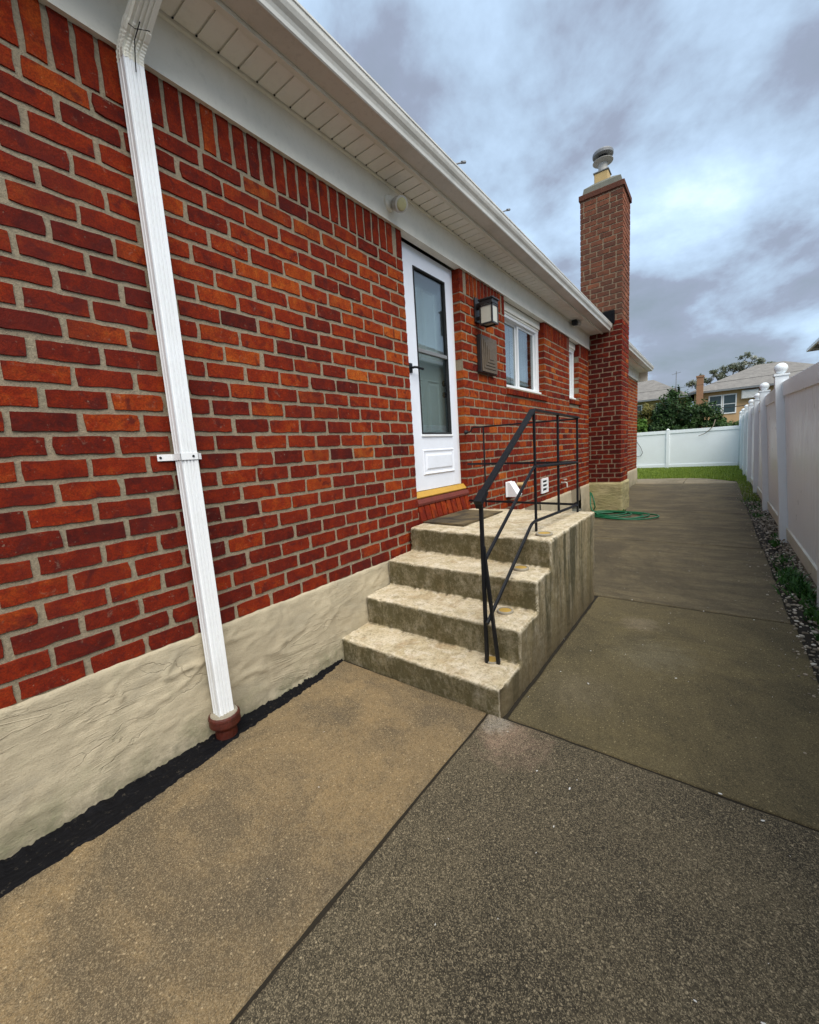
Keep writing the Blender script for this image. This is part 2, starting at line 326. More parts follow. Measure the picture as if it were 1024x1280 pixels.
MATS['soil'] = paint('damp soil', (0.026, 0.021, 0.014), 0.95, 0.5, (0.015, 0.013, 0.01), 6, 0.2, 0.6)
MATS['lawn_soil'] = paint('lawn soil', (0.10, 0.14, 0.025), 0.95, 0.6, (0.035, 0.05, 0.012), 4, 0.2, 0.5)
MATS['bark'] = paint('grey brown bark', (0.10, 0.075, 0.05), 0.9, 0.5, (0.05, 0.04, 0.03), 8, 0.2, 0.8)
MATS['tanstucco'] = paint('tan stucco', (0.52, 0.34, 0.18), 0.9, 0.15)
MATS['yellowstucco'] = paint('ochre stucco', (0.36, 0.27, 0.13), 0.9, 0.2)
MATS['farbrick'] = paint('far tan brick', (0.30, 0.16, 0.09), 0.9, 0.4, (0.2, 0.1, 0.06), 9)
MATS['debris'] = paint('white chips', (0.72, 0.70, 0.66), 0.8, 0.2)
MATS['twig'] = paint('grey twig', (0.14, 0.11, 0.08), 0.9, 0.3)
MATS['plaster_interior'] = paint('interior wall', (0.10, 0.11, 0.10), 0.9, 0.1)

def tar_mat():
    m = Mat('black tar seal', 0.62, spec=0.12)
    c = m.mix(m.ramp(m.noise(14, 5, 0.7, 0.6, m.map((2.5, 0.6, 1))), [(0.58, 0.0), (0.76, 0.6)]), (0.0035, 0.0035, 0.0050), (0.022, 0.022, 0.027))
    c = m.mix(m.ramp(m.noise(48, 6, 0.8), [(0.60, 0.0), (0.70, 0.7)]), c, (0.14, 0.12, 0.09))
    return m.done(c, m.bump(m.noise(22, 6, 0.65, 0.8, m.map((2, 0.7, 1))), 0.9, 0.012))
MATS['tar'] = tar_mat()
def mat_mat():
    m = Mat('worn door mat', 0.9, spec=0.2)
    c = m.mix(m.ramp(m.noise(3.5, 5, 0.6, 0.8), [(0.38, 0.0), (0.62, 1.0)]), (0.035, 0.030, 0.024), (0.14, 0.105, 0.055))
    return m.done(c, m.bump(m.noise(120, 3), 0.7, 0.004))
MATS['mat'] = mat_mat()
def roof_mat():
    m = Mat('grey asphalt shingles', 0.95, spec=0.15)
    c = m.mix(m.ramp(m.noise(3, 5, 0.7), [(0.3, 0.0), (0.7, 1.0)]), (0.16, 0.15, 0.14), (0.24, 0.225, 0.205))
    x, y, z = m.xyz()
    w = m.math('FRACT', m.math('MULTIPLY', z, 9.0))
    c = m.mix(m.ramp(w, [(0.0, 0.5), (0.18, 0.0)]), c, (0.09, 0.085, 0.08))
    return m.done(c, m.bump(m.noise(60, 3), 0.5, 0.01))
MATS['roof'] = roof_mat()
def leaf_mat(name, stops, trans=0.25):
    m = Mat(name, 0.6, spec=0.3)
    c = m.ramp(m.attr('tint'), stops)
    m.b.inputs['Base Color'].default_value = (0.1, 0.1, 0.1, 1)
    m.t.links.new(c, m.b.inputs['Base Color'])
    tr = m.new('ShaderNodeBsdfTranslucent'); m.t.links.new(c, tr.inputs[0])
    mx = m.new('ShaderNodeMixShader'); mx.inputs[0].default_value = trans
    m.t.links.new(m.b.outputs[0], mx.inputs[1]); m.t.links.new(tr.outputs[0], mx.inputs[2])
    out = [n for n in m.t.nodes if n.type == 'OUTPUT_MATERIAL'][0]
    m.t.links.new(mx.outputs[0], out.inputs[0]); return m.m
MATS['leaf'] = leaf_mat('shrub leaves', [(0, (0.010, 0.026, 0.008)), (0.5, (0.030, 0.070, 0.016)), (0.85, (0.075, 0.14, 0.03)), (1.0, (0.19, 0.20, 0.06))])
MATS['leaf_bright'] = leaf_mat('bright green leaves', [(0, (0.03, 0.08, 0.01)), (1, (0.16, 0.30, 0.05))], 0.35)
MATS['leaf_yellow'] = leaf_mat('yellowing leaves', [(0, (0.05, 0.06, 0.012)), (0.6, (0.17, 0.15, 0.03)), (1, (0.34, 0.30, 0.10))])
MATS['leaf_tree'] = leaf_mat('tree leaves with painted highlights', [(0, (0.035, 0.05, 0.02)), (0.55, (0.10, 0.12, 0.06)), (1, (0.46, 0.46, 0.38))], 0.3)  # pale end of the ramp paints blown-out sky highlights onto the leaves
MATS['grass'] = leaf_mat('lawn grass blades', [(0, (0.10, 0.17, 0.016)), (1, (0.26, 0.33, 0.045))], 0.3)
MATS['weed'] = leaf_mat('weeds', [(0, (0.015, 0.06, 0.010)), (1, (0.06, 0.16, 0.025))], 0.25)
MATS['gravel'] = leaf_mat('gravel', [(0, (0.16, 0.13, 0.09)), (0.6, (0.36, 0.30, 0.22)), (1, (0.62, 0.57, 0.48))], 0.0)

def glass_mat(name, tint, refl):
    m = bpy.data.materials.new(name); m.use_nodes = True; t = m.node_tree
    for n in list(t.nodes): t.nodes.remove(n)
    o = t.nodes.new('ShaderNodeOutputMaterial'); tr = t.nodes.new('ShaderNodeBsdfTransparent'); gl = t.nodes.new('ShaderNodeBsdfGlossy')
    tr.inputs[0].default_value = (*tint, 1); gl.inputs['Roughness'].default_value = 0.02
    lw = t.nodes.new('ShaderNodeLayerWeight'); lw.inputs[0].default_value = 0.5
    fr = t.nodes.new('ShaderNodeMath'); fr.operation = 'POWER'; fr.inputs[1].default_value = 4.0; t.links.new(lw.outputs['Facing'], fr.inputs[0])
    ad = t.nodes.new('ShaderNodeMath'); ad.operation = 'ADD'; ad.inputs[1].default_value = refl; ad.use_clamp = True
    t.links.new(fr.outputs[0], ad.inputs[0])
    mx = t.nodes.new('ShaderNodeMixShader'); t.links.new(ad.outputs[0], mx.inputs[0])
    t.links.new(tr.outputs[0], mx.inputs[1]); t.links.new(gl.outputs[0], mx.inputs[2]); t.links.new(mx.outputs[0], o.inputs[0])
    return m
MATS['glass'] = glass_mat('window glass', (0.80, 0.85, 0.85), 0.12)
MATS['lampglass'] = glass_mat('lantern glass', (0.9, 0.9, 0.85), 0.06)
MATS['farglass'] = paint('dark far window glass', (0.030, 0.055, 0.060), 0.15, 0.2)

# ------------------------------------------------------------------ object helpers
WLOC = {}
def wloc(o): return WLOC.get(o.name, Vector((0, 0, 0)))
def setprops(o, label=None, cat=None, group=None, kind=None):
    if label: o['label'] = label
    if cat: o['category'] = cat
    if group: o['group'] = group
    if kind: o['kind'] = kind
    return o
def thing(name, label, cat, loc, group=None):
    o = bpy.data.objects.new(name, None); COL.objects.link(o)
    o.empty_display_size = 0.1
    o.location = loc; WLOC[o.name] = Vector(loc)
    return setprops(o, label, cat, group)
def link(name, me, parent=None, at=(0, 0, 0)):
    o = bpy.data.objects.new(name, me); COL.objects.link(o)
    at = Vector(at); WLOC[o.name] = at
    if parent: o.parent = parent; o.location = at - wloc(parent)
    else: o.location = at
    return o
def pymesh(name, verts, faces, mat, parent=None, tint=None, smooth=False, mats=None, midx=None):
    """verts in world space; the origin goes to the base centre of the mesh"""
    xs = [v[0] for v in verts]; ys = [v[1] for v in verts]; zs = [v[2] for v in verts]
    c = Vector(((min(xs) + max(xs)) / 2, (min(ys) + max(ys)) / 2, min(zs)))
    me = bpy.data.meshes.new(name)
    me.from_pydata([(v[0] - c.x, v[1] - c.y, v[2] - c.z) for v in verts], [], faces)
    me.materials.append(MATS[mat])
    for m2 in (mats or []): me.materials.append(MATS[m2])
    if midx: me.polygons.foreach_set('material_index', midx)
    if tint is not None:
        a = me.attributes.new('tint', 'FLOAT', 'POINT'); a.data.foreach_set('value', tint)
    if smooth: me.polygons.foreach_set('use_smooth', [True] * len(me.polygons))
    me.update()
    return link(name, me, parent, c)
class MB:
    """collects shapes, in world space, for ONE mesh object"""
    def __init__(s): s.v = []; s.f = []; s.t = []
    def add(s, vs_, fs, tint=None):
        o = len(s.v); s.v += [tuple(v) for v in vs_]; s.f += [[i + o for i in f] for f in fs]
        s.t += [tint if tint is not None else 0.5] * len(vs_); return s
    def box(s, x0, x1, y0, y1, z0, z1, bev=0.0, fn=None):
        bm = bmesh.new(); bmesh.ops.create_cube(bm, size=1)
        for v in bm.verts:
            v.co = Vector((x0 if v.co.x < 0 else x1, y0 if v.co.y < 0 else y1, z0 if v.co.z < 0 else z1))
        if bev: bmesh.ops.bevel(bm, geom=bm.edges[:], offset=bev, segments=2, profile=0.5, affect='EDGES')
        bm.verts.index_update()
        s.add([fn(v.co) if fn else v.co for v in bm.verts], [[v.index for v in f.verts] for f in bm.faces]); bm.free(); return s
    def tube(s, pts, rad, n=8, cap=True):
        pts = [Vector(p) for p in pts]; rads = rad if isinstance(rad, (list, tuple)) else [rad] * len(pts)
        vs_, fs = [], []; pn = None
        for i, p in enumerate(pts):
            d = (pts[min(i + 1, len(pts) - 1)] - pts[max(i - 1, 0)]).normalized()
            if pn is None: pn = d.orthogonal().normalized()
            pn = (pn - d * pn.dot(d)).normalized(); q = d.cross(pn)
            for k in range(n):
                a = 2 * math.pi * k / n; vs_.append(p + (pn * math.cos(a) + q * math.sin(a)) * rads[i])
        for i in range(len(pts) - 1):
            for k in range(n):
                a, b = i * n + k, i * n + (k + 1) % n; fs.append([a, b, b + n, a + n])
        if cap: fs.append(list(range(n))[::-1]); fs.append([(len(pts) - 1) * n + k for k in range(n)])
        return s.add(vs_, fs)
    def bar(s, a, b, w, h, upv=(0, 0, 1)):
        a, b = Vector(a), Vector(b); d = (b - a).normalized(); u = Vector(upv); u = (u - d * u.dot(d)).normalized(); q = d.cross(u)
        vs_ = [p + q * sx * w / 2 + u * sz * h / 2 for p in (a, b) for sx, sz in ((-1, -1), (1, -1), (1, 1), (-1, 1))]
        return s.add(vs_, [[0, 1, 2, 3][::-1], [4, 5, 6, 7], [0, 1, 5, 4], [1, 2, 6, 5], [2, 3, 7, 6], [3, 0, 4, 7]])
    def lathe(s, c, prof, n=20, axis='z'):
        c = Vector(c); vs_, fs = [], []
        for (r, h) in prof:
            for k in range(n):
                a = 2 * math.pi * k / n
                o = Vector((r * math.cos(a), r * math.sin(a), h))
                if axis == 'x': o = Vector((h, r * math.cos(a), r * math.sin(a)))
                if axis == 'y': o = Vector((r * math.sin(a), h, r * math.cos(a)))
                vs_.append(c + o)
        for i in range(len(prof) - 1):
            for k in range(n):
                a, b = i * n + k, i * n + (k + 1) % n; fs.append([a, b, b + n, a + n])
        fs.append(list(range(n))[::-1]); fs.append([(len(prof) - 1) * n + k for k in range(n)])
        return s.add(vs_, fs)
    def extrude(s, prof, y0, y1, axis='y'):
        """closed profile of (x, z) pairs swept along y"""
        n = len(prof); vs_ = [(x, y0, z) for x, z in prof] + [(x, y1, z) for x, z in prof]
        fs = [[i, (i + 1) % n, n + (i + 1) % n, n + i] for i in range(n)] + [list(range(n))[::-1], list(range(n, 2 * n))]
        return s.add(vs_, fs)
    def build(s, name, mat, parent=None, smooth=False, tint=False):
        return pymesh(name, s.v, s.f, mat, parent, s.t if tint else None, smooth)
def box(name, mat, parent, x0, x1, y0, y1, z0, z1, bev=0.0): return MB().box(x0, x1, y0, y1, z0, z1, bev).build(name, mat, parent)
def fbm(p, o=4, lac=2.0, gain=0.5):
    v = 0; a = 1
    for i in range(o): v += a * noise.noise(p * (lac ** i)); a *= gain
    return v

# ------------------------------------------------------------------ ground and pavement
g = pymesh('ground', [(-400, -400, -0.06), (400, -400, -0.06), (400, 400, -0.06), (-400, 400, -0.06)], [[0, 1, 2, 3]], 'soil'); setprops(g, kind='structure')
lawn = pymesh('lawn', [(-9, 13.6, -0.03), (2.9, 13.6, -0.03), (2.9, 36, -0.03), (-9, 36, -0.03)], [[0, 1, 2, 3]], 'lawn_soil'); setprops(lawn, kind='structure')
pav = box('pavement', 'soil', None, -0.4, 2.60, -3.0, 15.0, -0.058, -0.008); setprops(pav, kind='structure')

def slab(x0, x1, y0, y1, mat, seed, cell=0.06, arc=None):
    """a cast slab with worn, slightly chipped edges"""
    def lin(a, b):
        n = max(2, int((b - a) / cell)); e = [a, a + 0.004, a + 0.010, a + 0.02]
        return e + [a + 0.02 + (b - a - 0.04) * i / n for i in range(1, n)] + [b - 0.02, b - 0.010, b - 0.004, b]
    X, Y = lin(x0, x1), lin(y0, y1); nx, ny = len(X), len(Y); vs_, fs = [], []
    for j, y in enumerate(Y):
        for i, x in enumerate(X):
            e = min(x - x0, x1 - x, y - y0, y1 - y)
            p = Vector((x, y, seed * 3.1))
            z = 0.003 * noise.noise(p * 1.1) + 0.0016 * noise.noise(p * 4)
            wob = 0.004 * noise.noise(p * 5) + 0.004 * noise.noise(p * 23)
            if e < 0.006: z -= (0.006 - e) * 0.9
            if e < 0.001: z = -0.05
            xx, yy = x, y
            if e < 0.021:
                if x - x0 < 0.021: xx += wob
                if x1 - x < 0.021: xx += wob
                if y - y0 < 0.021: yy += wob
                if y1 - y < 0.021: yy += wob
            if arc: yy = arc(xx, yy)
            vs_.append((xx, yy, z))
    for j in range(ny - 1):
        for i in range(nx - 1):
            a = j * nx + i; fs.append([a, a + 1, a + nx + 1, a + nx])
    return pymesh('concrete_slab', vs_, fs, mat, pav, smooth=True)
G = 0.0050
slab(0.0, 1.13 - G, -2.6, 1.775, 'slab_tan', 1)
slab(1.13 + G * 0.6, 2.53, -2.6, 1.775, 'slab_dark', 2)
slab(1.232, 2.53, 1.775 + 2 * G, 3.775, 'slab_olive', 3)
slab(0.0, 2.51, 3.775 + 4 * G, 6.17, 'slab_far', 4)
slab(0.0, 2.50, 6.17 + 3 * G, 8.78, 'slab_far', 5)
slab(0.0, 2.50, 8.78 + G, 11.4, 'slab_far', 6, 0.1)
slab(0.0, 2.52, 11.4 + G, 14.2, 'slab_far', 7, 0.1)
def arc(x, y):
    return y if y < 14.9 else y - 0.35 * max(0, x - 1.4) ** 2
slab(-0.9, 1.26 - G, 14.2 + 2 * G, 16.0, 'slab_end', 8, 0.1)
slab(1.26 + G, 2.5, 14.2 + 2 * G, 16.0, 'slab_end', 9, 0.1, lambda x, y: 14.21 + (y - 14.21) * (1 - 0.78 * max(0, (x - 1.3) / 1.2) ** 1.8))

# tar sealing strip between footing and slab
tw = [(-1.5, 0.20), (0.06, 0.20), (0.2, 0.195), (0.41, 0.205), (0.78, 0.165), (0.98, 0.135), (1.35, 0.11), (1.62, 0.085), (1.76, 0.05)]
def interp(tab, x):
    if x <= tab[0][0]: return tab[0][1]
    for (a, va), (b, vb) in zip(tab, tab[1:]):
        if x <= b: return va + (vb - va) * (x - a) / (b - a)
    return tab[-1][1]
vs_, fs = [], []; NY, NX = 420, 9
for j in range(NY + 1):
    y = -1.5 + 3.27 * j / NY
    w = interp(tw, y) + 0.010 * noise.noise(Vector((y * 16, 0, 0))) + 0.012 * noise.noise(Vector((y * 40, 3, 0))) + 0.008 * noise.noise(Vector((y * 95, 3, 0))) + 0.012 * max(0, noise.noise(Vector((y * 7, 9, 0))))
    h = 0.008 + 0.010 * noise.noise(Vector((y * 9, 5, 0))) + 0.010 * noise.noise(Vector((y * 32, 8, 0))) + 0.009 * noise.noise(Vector((y * 80, 8, 0)))
    for i in range(NX):
        t = i / (NX - 1); x = 0.032 + (w - 0.032) * t
        z = h * (1 - t) ** 2.2 + 0.0065 + 0.004 * noise.noise(Vector((x * 40, y * 14, 2)))
        if i == NX - 1: z = 0.0015
        vs_.append((x, y, z))
for j in range(NY):
    for i in range(NX - 1):
        a = j * NX + i; fs.append([a, a + 1, a + NX + 1, a + NX])
setprops(pymesh('tar_strip', vs_, fs, 'tar', None, smooth=True), 'black tar sealing strip between parged footing and tan slab', 'tar seal')

# ------------------------------------------------------------------ the brick house
CZ0, CH, BM, BL, BH = 0.54, 0.0903, 0.2178, 0.2025, 0.0735
NC = 26; Z_SOL = CZ0 + NC * CH; Z_TOP = 3.108
Y_CHIM0, Y_CHIM1, Y_END = 8.66, 9.38, 14.65
OPEN = [(2.813, 3.72, 0.86, Z_TOP + .1), (4.76, 6.13, 2.09, Z_TOP + .1), (7.36, 7.96, 2.13, Z_TOP + .1)]   # y0, y1, z0, z1
house = thing('brick_house', 'red brick bungalow with cream eaves, tall chimney and white side door', 'house', (-4, 6, 0))

def wall_mesh(y0, y1, z0, z1, holes, x=-0.0045, deep=-0.30):
    ys = sorted({y0, y1, *[h[0] for h in holes], *[h[1] for h in holes]}); zs = sorted({z0, z1, *[h[2] for h in holes], *[min(h[3], z1) for h in holes]})
    vs_, fs = [], []
    def q(a, b, c, d): n = len(vs_); vs_.extend([a, b, c, d]); fs.append([n, n + 1, n + 2, n + 3])
    for a, b in zip(ys, ys[1:]):
        for c, d in zip(zs, zs[1:]):
            ym, zm = (a + b) / 2, (c + d) / 2
            if any(h[0] < ym < h[1] and h[2] < zm < h[3] for h in holes): continue
            q((x, a, c), (x, b, c), (x, b, d), (x, a, d))
    for h in holes:
        e = 0.005; a, b, c, d = h[0] - e, h[1] + e, h[2], min(h[3], z1)
        q((x, a, c), (x, a, d), (deep, a, d), (deep, a, c)); q((x, b, c), (deep, b, c), (deep, b, d), (x, b, d))
        q((x, a, c), (deep, a, c), (deep, b, c), (x, b, c))
    return vs_, fs
v, f = wall_mesh(-3.0, Y_END, 0.3, 3.4, OPEN)
wall = pymesh('wall', v, f, 'mortar', house)

rng = random.Random(7)
def brick_geo(L, H, D, r, proud=0.0):
    """front face at x = proud, 14-point uneven outline; D deep"""
    per = []
    for i in range(5): per.append((-L / 2 + L * i / 5, -H / 2))
    for i in range(2): per.append((L / 2, -H / 2 + H * i / 2))
    for i in range(5): per.append((L / 2 - L * i / 5, H / 2))
    for i in range(2): per.append((-L / 2, H / 2 - H * i / 2))
    n = len(per); j = lambda a: r.uniform(-a, a)
    b = min(0.0038, L * 0.1); vs_ = []
    out = [(y + j(0.0026), z + j(0.0026)) for y, z in per]
    ty, tz = j(0.010), j(0.02)
    for (y, z) in out: vs_.append((-D, y, z))
    if D > 0.03:
        for (y, z) in out: vs_.append((-0.006, y, z))
    for (y, z) in out:
        k = 1.35 if abs(abs(y) - L / 2) < 0.004 and abs(abs(z) - H / 2) < 0.004 else 1.0
        bb = b * r.uniform(0.55, 1.2) * k
        yy = y - math.copysign(min(bb, abs(y)), y) if abs(abs(y) - L / 2) < 0.004 else y
        zz = z - math.copysign(min(bb * 0.8, abs(z)), z) if abs(abs(z) - H / 2) < 0.004 else z
        vs_.append((proud + ty * yy + tz * zz, yy, zz))
    fs = []
    for l in range(len(vs_) // n - 1):
        for i in range(n):
            a, c = l * n + i, l * n + (i + 1) % n; fs.append([a, c, c + n, a + n])
    m = len(vs_) - n; fs.append([m + i for i in range(n)])
    return vs_, fs
def shared_mesh(nm, vs_, fs, mat, tint):
    me = bpy.data.meshes.new(nm); me.from_pydata(vs_, [], fs); me.materials.append(MATS[mat])
    a = me.attributes.new('tint', 'FLOAT', 'POINT'); a.data.foreach_set('value', [tint] * len(vs_)); me.update(); return me
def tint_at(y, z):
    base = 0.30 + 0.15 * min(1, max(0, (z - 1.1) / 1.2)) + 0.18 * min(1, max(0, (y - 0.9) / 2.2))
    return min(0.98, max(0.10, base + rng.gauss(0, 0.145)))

def in_frame(p):
    d = Vector(p) - CAM; w = d.dot(fw)
    if w < 0.1: return False
    return abs(d.dot(cr) / w * F_PX) < 520 and abs(d.dot(cu) / w * F_PX) < 645
# stretcher positions, running bond, cut at the openings
stretch = []
for c in range(NC):
    z = CZ0 + (c + 0.5) * CH
    off = 0.552 if c % 2 == 1 else 0.552 + BM / 2
    drift = rng.uniform(-0.008, 0.008)
    y = off - 18 * BM + drift
    while y < Y_CHIM0:
        a, b = y + 0.0077, y + BM - 0.0077
        jog = rng.uniform(-0.004, 0.004); a += jog; b += jog + rng.uniform(-0.003, 0.003)
        segs = [(a, b, False)]
        for (o0, o1, oz0, oz1) in OPEN:
            lo = oz0 - (0.095 if oz0 > 1.5 else 0.0)          # the brick sill takes one course
            if z + BH / 2 < lo + 0.012: continue
            ns = []
            for (p, q, jm) in segs:
                if q <= o0 or p >= o1: ns.append((p, q, jm or abs(q - o0) < 0.02 or abs(p - o1) < 0.02))
                else:
                    if p < o0 - 0.03: ns.append((p, o0, True))
                    if q > o1 + 0.03: ns.append((o1, q, True))
            segs = ns
        for (p, q, jm) in segs:
            q = min(q, Y_CHIM0 - 0.004)
            if q - p > 0.025 and q > -0.6: stretch.append((p, q, z, jm))
        y += BM
order = sorted([s for s in stretch if in_frame((0, (s[0] + s[1]) / 2, s[2]))], key=lambda s: (Vector((0, (s[0] + s[1]) / 2, s[2])) - CAM).length)
near = set(id(s) for s in order[:300])
NV = 36
var = []
for k in range(NV):
    t = (k + 0.5) / NV
    var.append(shared_mesh('brick', *brick_geo(BL, BH, 0.014, rng, rng.uniform(0.0, 0.0035)), 'brick', t))
cutvar = {}
rest = MB()
for s in stretch:
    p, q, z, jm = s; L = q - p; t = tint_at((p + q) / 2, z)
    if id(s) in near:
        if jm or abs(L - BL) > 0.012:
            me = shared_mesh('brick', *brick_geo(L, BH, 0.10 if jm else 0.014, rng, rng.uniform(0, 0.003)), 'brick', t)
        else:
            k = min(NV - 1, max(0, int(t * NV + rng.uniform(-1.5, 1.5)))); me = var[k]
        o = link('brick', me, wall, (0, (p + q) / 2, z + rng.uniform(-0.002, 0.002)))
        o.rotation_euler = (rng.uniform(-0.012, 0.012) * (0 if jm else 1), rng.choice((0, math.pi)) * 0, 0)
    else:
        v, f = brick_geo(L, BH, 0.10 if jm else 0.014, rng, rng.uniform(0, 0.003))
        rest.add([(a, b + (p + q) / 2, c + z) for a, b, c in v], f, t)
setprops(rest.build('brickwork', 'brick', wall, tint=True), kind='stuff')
# soldier course under the frieze
sv = [shared_mesh('soldier_brick', *[(lambda vf: ([(x, z, y) for x, y, z in vf[0]], [fc[::-1] for fc in vf[1]]))(brick_geo(Z_TOP - Z_SOL - 0.010, 0.065, 0.014, rng, rng.uniform(0, .003)))][0], 'brick', (k + .5) / 14) for k in range(14)]
for o_ in OPEN:
    for yj in (o_[0] - 0.0335, o_[1] + 0.0335):
        v, f = brick_geo(Z_TOP - Z_SOL - 0.010, 0.067, 0.10, rng, 0.001)
        link('soldier_brick', shared_mesh('soldier_brick', [(x, z, y) for x, y, z in v], [fc[::-1] for fc in f], 'brick', rng.uniform(.25, .5)), wall, (0, yj, (Z_SOL + Z_TOP) / 2))
y = -0.2
while y < Y_CHIM0 - 0.05:
    if not any(o[0] - 0.085 < y < o[1] + 0.085 for o in OPEN):
        t = tint_at(y, 2.4) * 0.8
        o = link('soldier_brick', sv[min(13, int(t * 14))], wall, (0, y, (Z_SOL + Z_TOP) / 2 + rng.uniform(-.003, .003)))
        o.rotation_euler = (rng.uniform(-.01, .01), 0, 0)
    y += 0.0815 + rng.uniform(-.002, .002)

# far wall beyond the chimney
rest = MB()
for c in range(-1, NC + 2):
    z = CZ0 + (c + 0.5) * CH; y = Y_CHIM1 + 0.01 + (BM / 2 if c % 2 else 0)
    while y < Y_END:
        q = min(y + BL, Y_END)
        v, f = brick_geo(q - y, BH, 0.014, rng, 0.0)
        if q - y > 0.03: rest.add([(a, b + (y + q) / 2, cc + z) for a, b, cc in v], f, min(1, tint_at(5, z) + .12))
        y += BM
setprops(rest.build('brickwork', 'brick', wall, tint=True), kind='stuff')
v, f = [(-0.007, Y_END, 0), (-8, Y_END, 0), (-8, Y_END, 3.4), (-0.007, Y_END, 3.4)], [[0, 1, 2, 3]]
pymesh('end_wall', v, f, 'mortar', house)
pymesh('back_wall', [(-8, -3, 0), (-8, Y_END, 0), (-8, Y_END, 3.4), (-8, -3, 3.4)], [[0, 1, 2, 3]], 'mortar', house)
pymesh('front_wall', [(-0.007, -3, 0), (-8, -3, 0), (-8, -3, 3.4), (-0.007, -3, 3.4)], [[0, 1, 2, 3]], 'mortar', house)

# footing, parged by hand: real trowel ridges
def footing(y0, y1, cell, holes, ztop=0.548, xoff=0.012):
    ny = int((y1 - y0) / cell); nz = max(10, int(0.56 / cell)); vs_, fs = [], []
    for j in range(ny + 1):
        y = y0 + (y1 - y0) * j / ny
        zt = ztop + 0.010 * noise.noise(Vector((y * 5, 1, 0))) + 0.007 * noise.noise(Vector((y * 21, 4, 0)))
        for i in range(nz + 2):
            z = -0.02 + (zt + 0.02) * min(i, nz) / nz
            u = Vector((y * 0.9 + z * 0.5, z * 3.0 - y * 0.55, 0))
            w = noise.noise(u * 2.3 + Vector((0, fbm(u * 1.3, 2) * 0.8, 3)))
            ridge = max(0, 1 - abs(w) * 15) ** 1.5 * max(0, 0.25 + 1.1 * noise.noise(u * 1.9 + Vector((5, 5, 5))))
            x = xoff + 0.020 * (1 - z / 0.55) + 0.006 * fbm(Vector((y * 1.6 + z * 1, z * 2.5 - y * .4, 0)), 2) + 0.020 * max(0, ridge) + 0.0045 * fbm(Vector((y * 14, z * 24, 7)), 3)
            if i == nz: x *= 0.55
            if i == nz + 1: x = -0.03
            vs_.append((x, y, z))
    n = nz + 2
    for j in range(ny):
        for i in range(nz + 1):
            ym = y0 + (y1 - y0) * (j + .5) / ny; zm = -0.02 + 0.57 * (i + .5) / nz
            if any(h[0] < ym < h[1] and h[2] < zm for h in holes): continue
            a = j * n + i; fs.append([a, a + n, a + n + 1, a + 1])
    return vs_, fs
BW = [(5.22, 5.84, 0.20), (7.38, 8.0, 0.14)]
v, f = footing(-1.6, 2.9, 0.0135, []); foot = pymesh('footing', v, f, 'stucco', house, smooth=True)
v, f = footing(2.9, Y_CHIM0, 0.04, BW); pymesh('footing', v, f, 'stucco', house, smooth=True)
v, f = footing(Y_CHIM1, Y_END, 0.06, [], 0.46); pymesh('footing', v, f, 'stucco', house, smooth=True)
for (a, b, z0) in BW:
    bwn = thing  # basement windows: parts of the house
    fr = MB().box(-0.16, -0.02, a, a + 0.03, z0, 0.54).box(-0.16, -0.02, b - 0.03, b, z0, 0.54).box(-0.16, 0.03, a, b, z0 - 0.03, z0 - 0.001).build('basement_window', 'wash', house)
    box('pane', 'dark', fr, -0.14, -0.12, a + 0.03, b - 0.03, z0, 0.54)

# frieze board, soffit boards, gutter
def eave(y0, y1):
    fb = MB().extrude([(-0.05, 3.100), (0.024, 3.100), (0.024, 3.112), (0.018, 3.116), (0.018, 3.345), (0.028, 3.352), (0.028, 3.375), (-0.05, 3.375)], y0, y1).build('frieze_board', 'frieze', house)
    so = MB().extrude([(0.029, 3.372), (0.029, 3.390), (0.255, 3.390), (0.255, 3.345), (0.225, 3.345), (0.225, 3.352), (0.238, 3.356), (0.238, 3.372)], y0, y1).build('soffit', 'frieze', house)
    y = y0 + 0.004; k = 0
    while y < y1 - 0.02:
        e = min(y + 0.106, y1)
        MB().extrude([(0.031, 3.3645), (0.031, 3.3705), (0.232, 3.3705), (0.232, 3.3645)], y + 0.0055, e - 0.0055).build('soffit_board', 'soffit', so); k += 1
        MB().box(0.0325, 0.040, y - 0.003, y + 0.004, 3.360, 3.3645).build('board_end', 'dark', so) if k % 1 == 0 and y < 6 else None
        y = e
    gp = [(0.257, 3.478), (0.257, 3.366), (0.372, 3.366), (0.378, 3.372), (0.381, 3.392), (0.388, 3.408), (0.402, 3.424), (0.411, 3.444), (0.413, 3.466), (0.418, 3.470), (0.418, 3.480), (0.408, 3.480), (0.406, 3.46),
          (0.396, 3.43), (0.376, 3.40), (0.370, 3.374), (0.263, 3.374), (0.263, 3.478)]
    MB().extrude(gp, y0, y1).build('gutter', 'gutter', house)
    MB().extrude([(0.243, 3.392), (0.255, 3.392), (0.255, 3.50), (0.243, 3.50)], y0, y1).build('fascia', 'frieze', house)
    return so
eave(-1.2, Y_CHIM0 - 0.003); eave(Y_CHIM1 + 0.003, Y_END + 0.12)
box('eave_end', 'frieze', house, -0.05, 0.25, Y_END + 0.121, Y_END + 0.14, 3.10, 3.50)
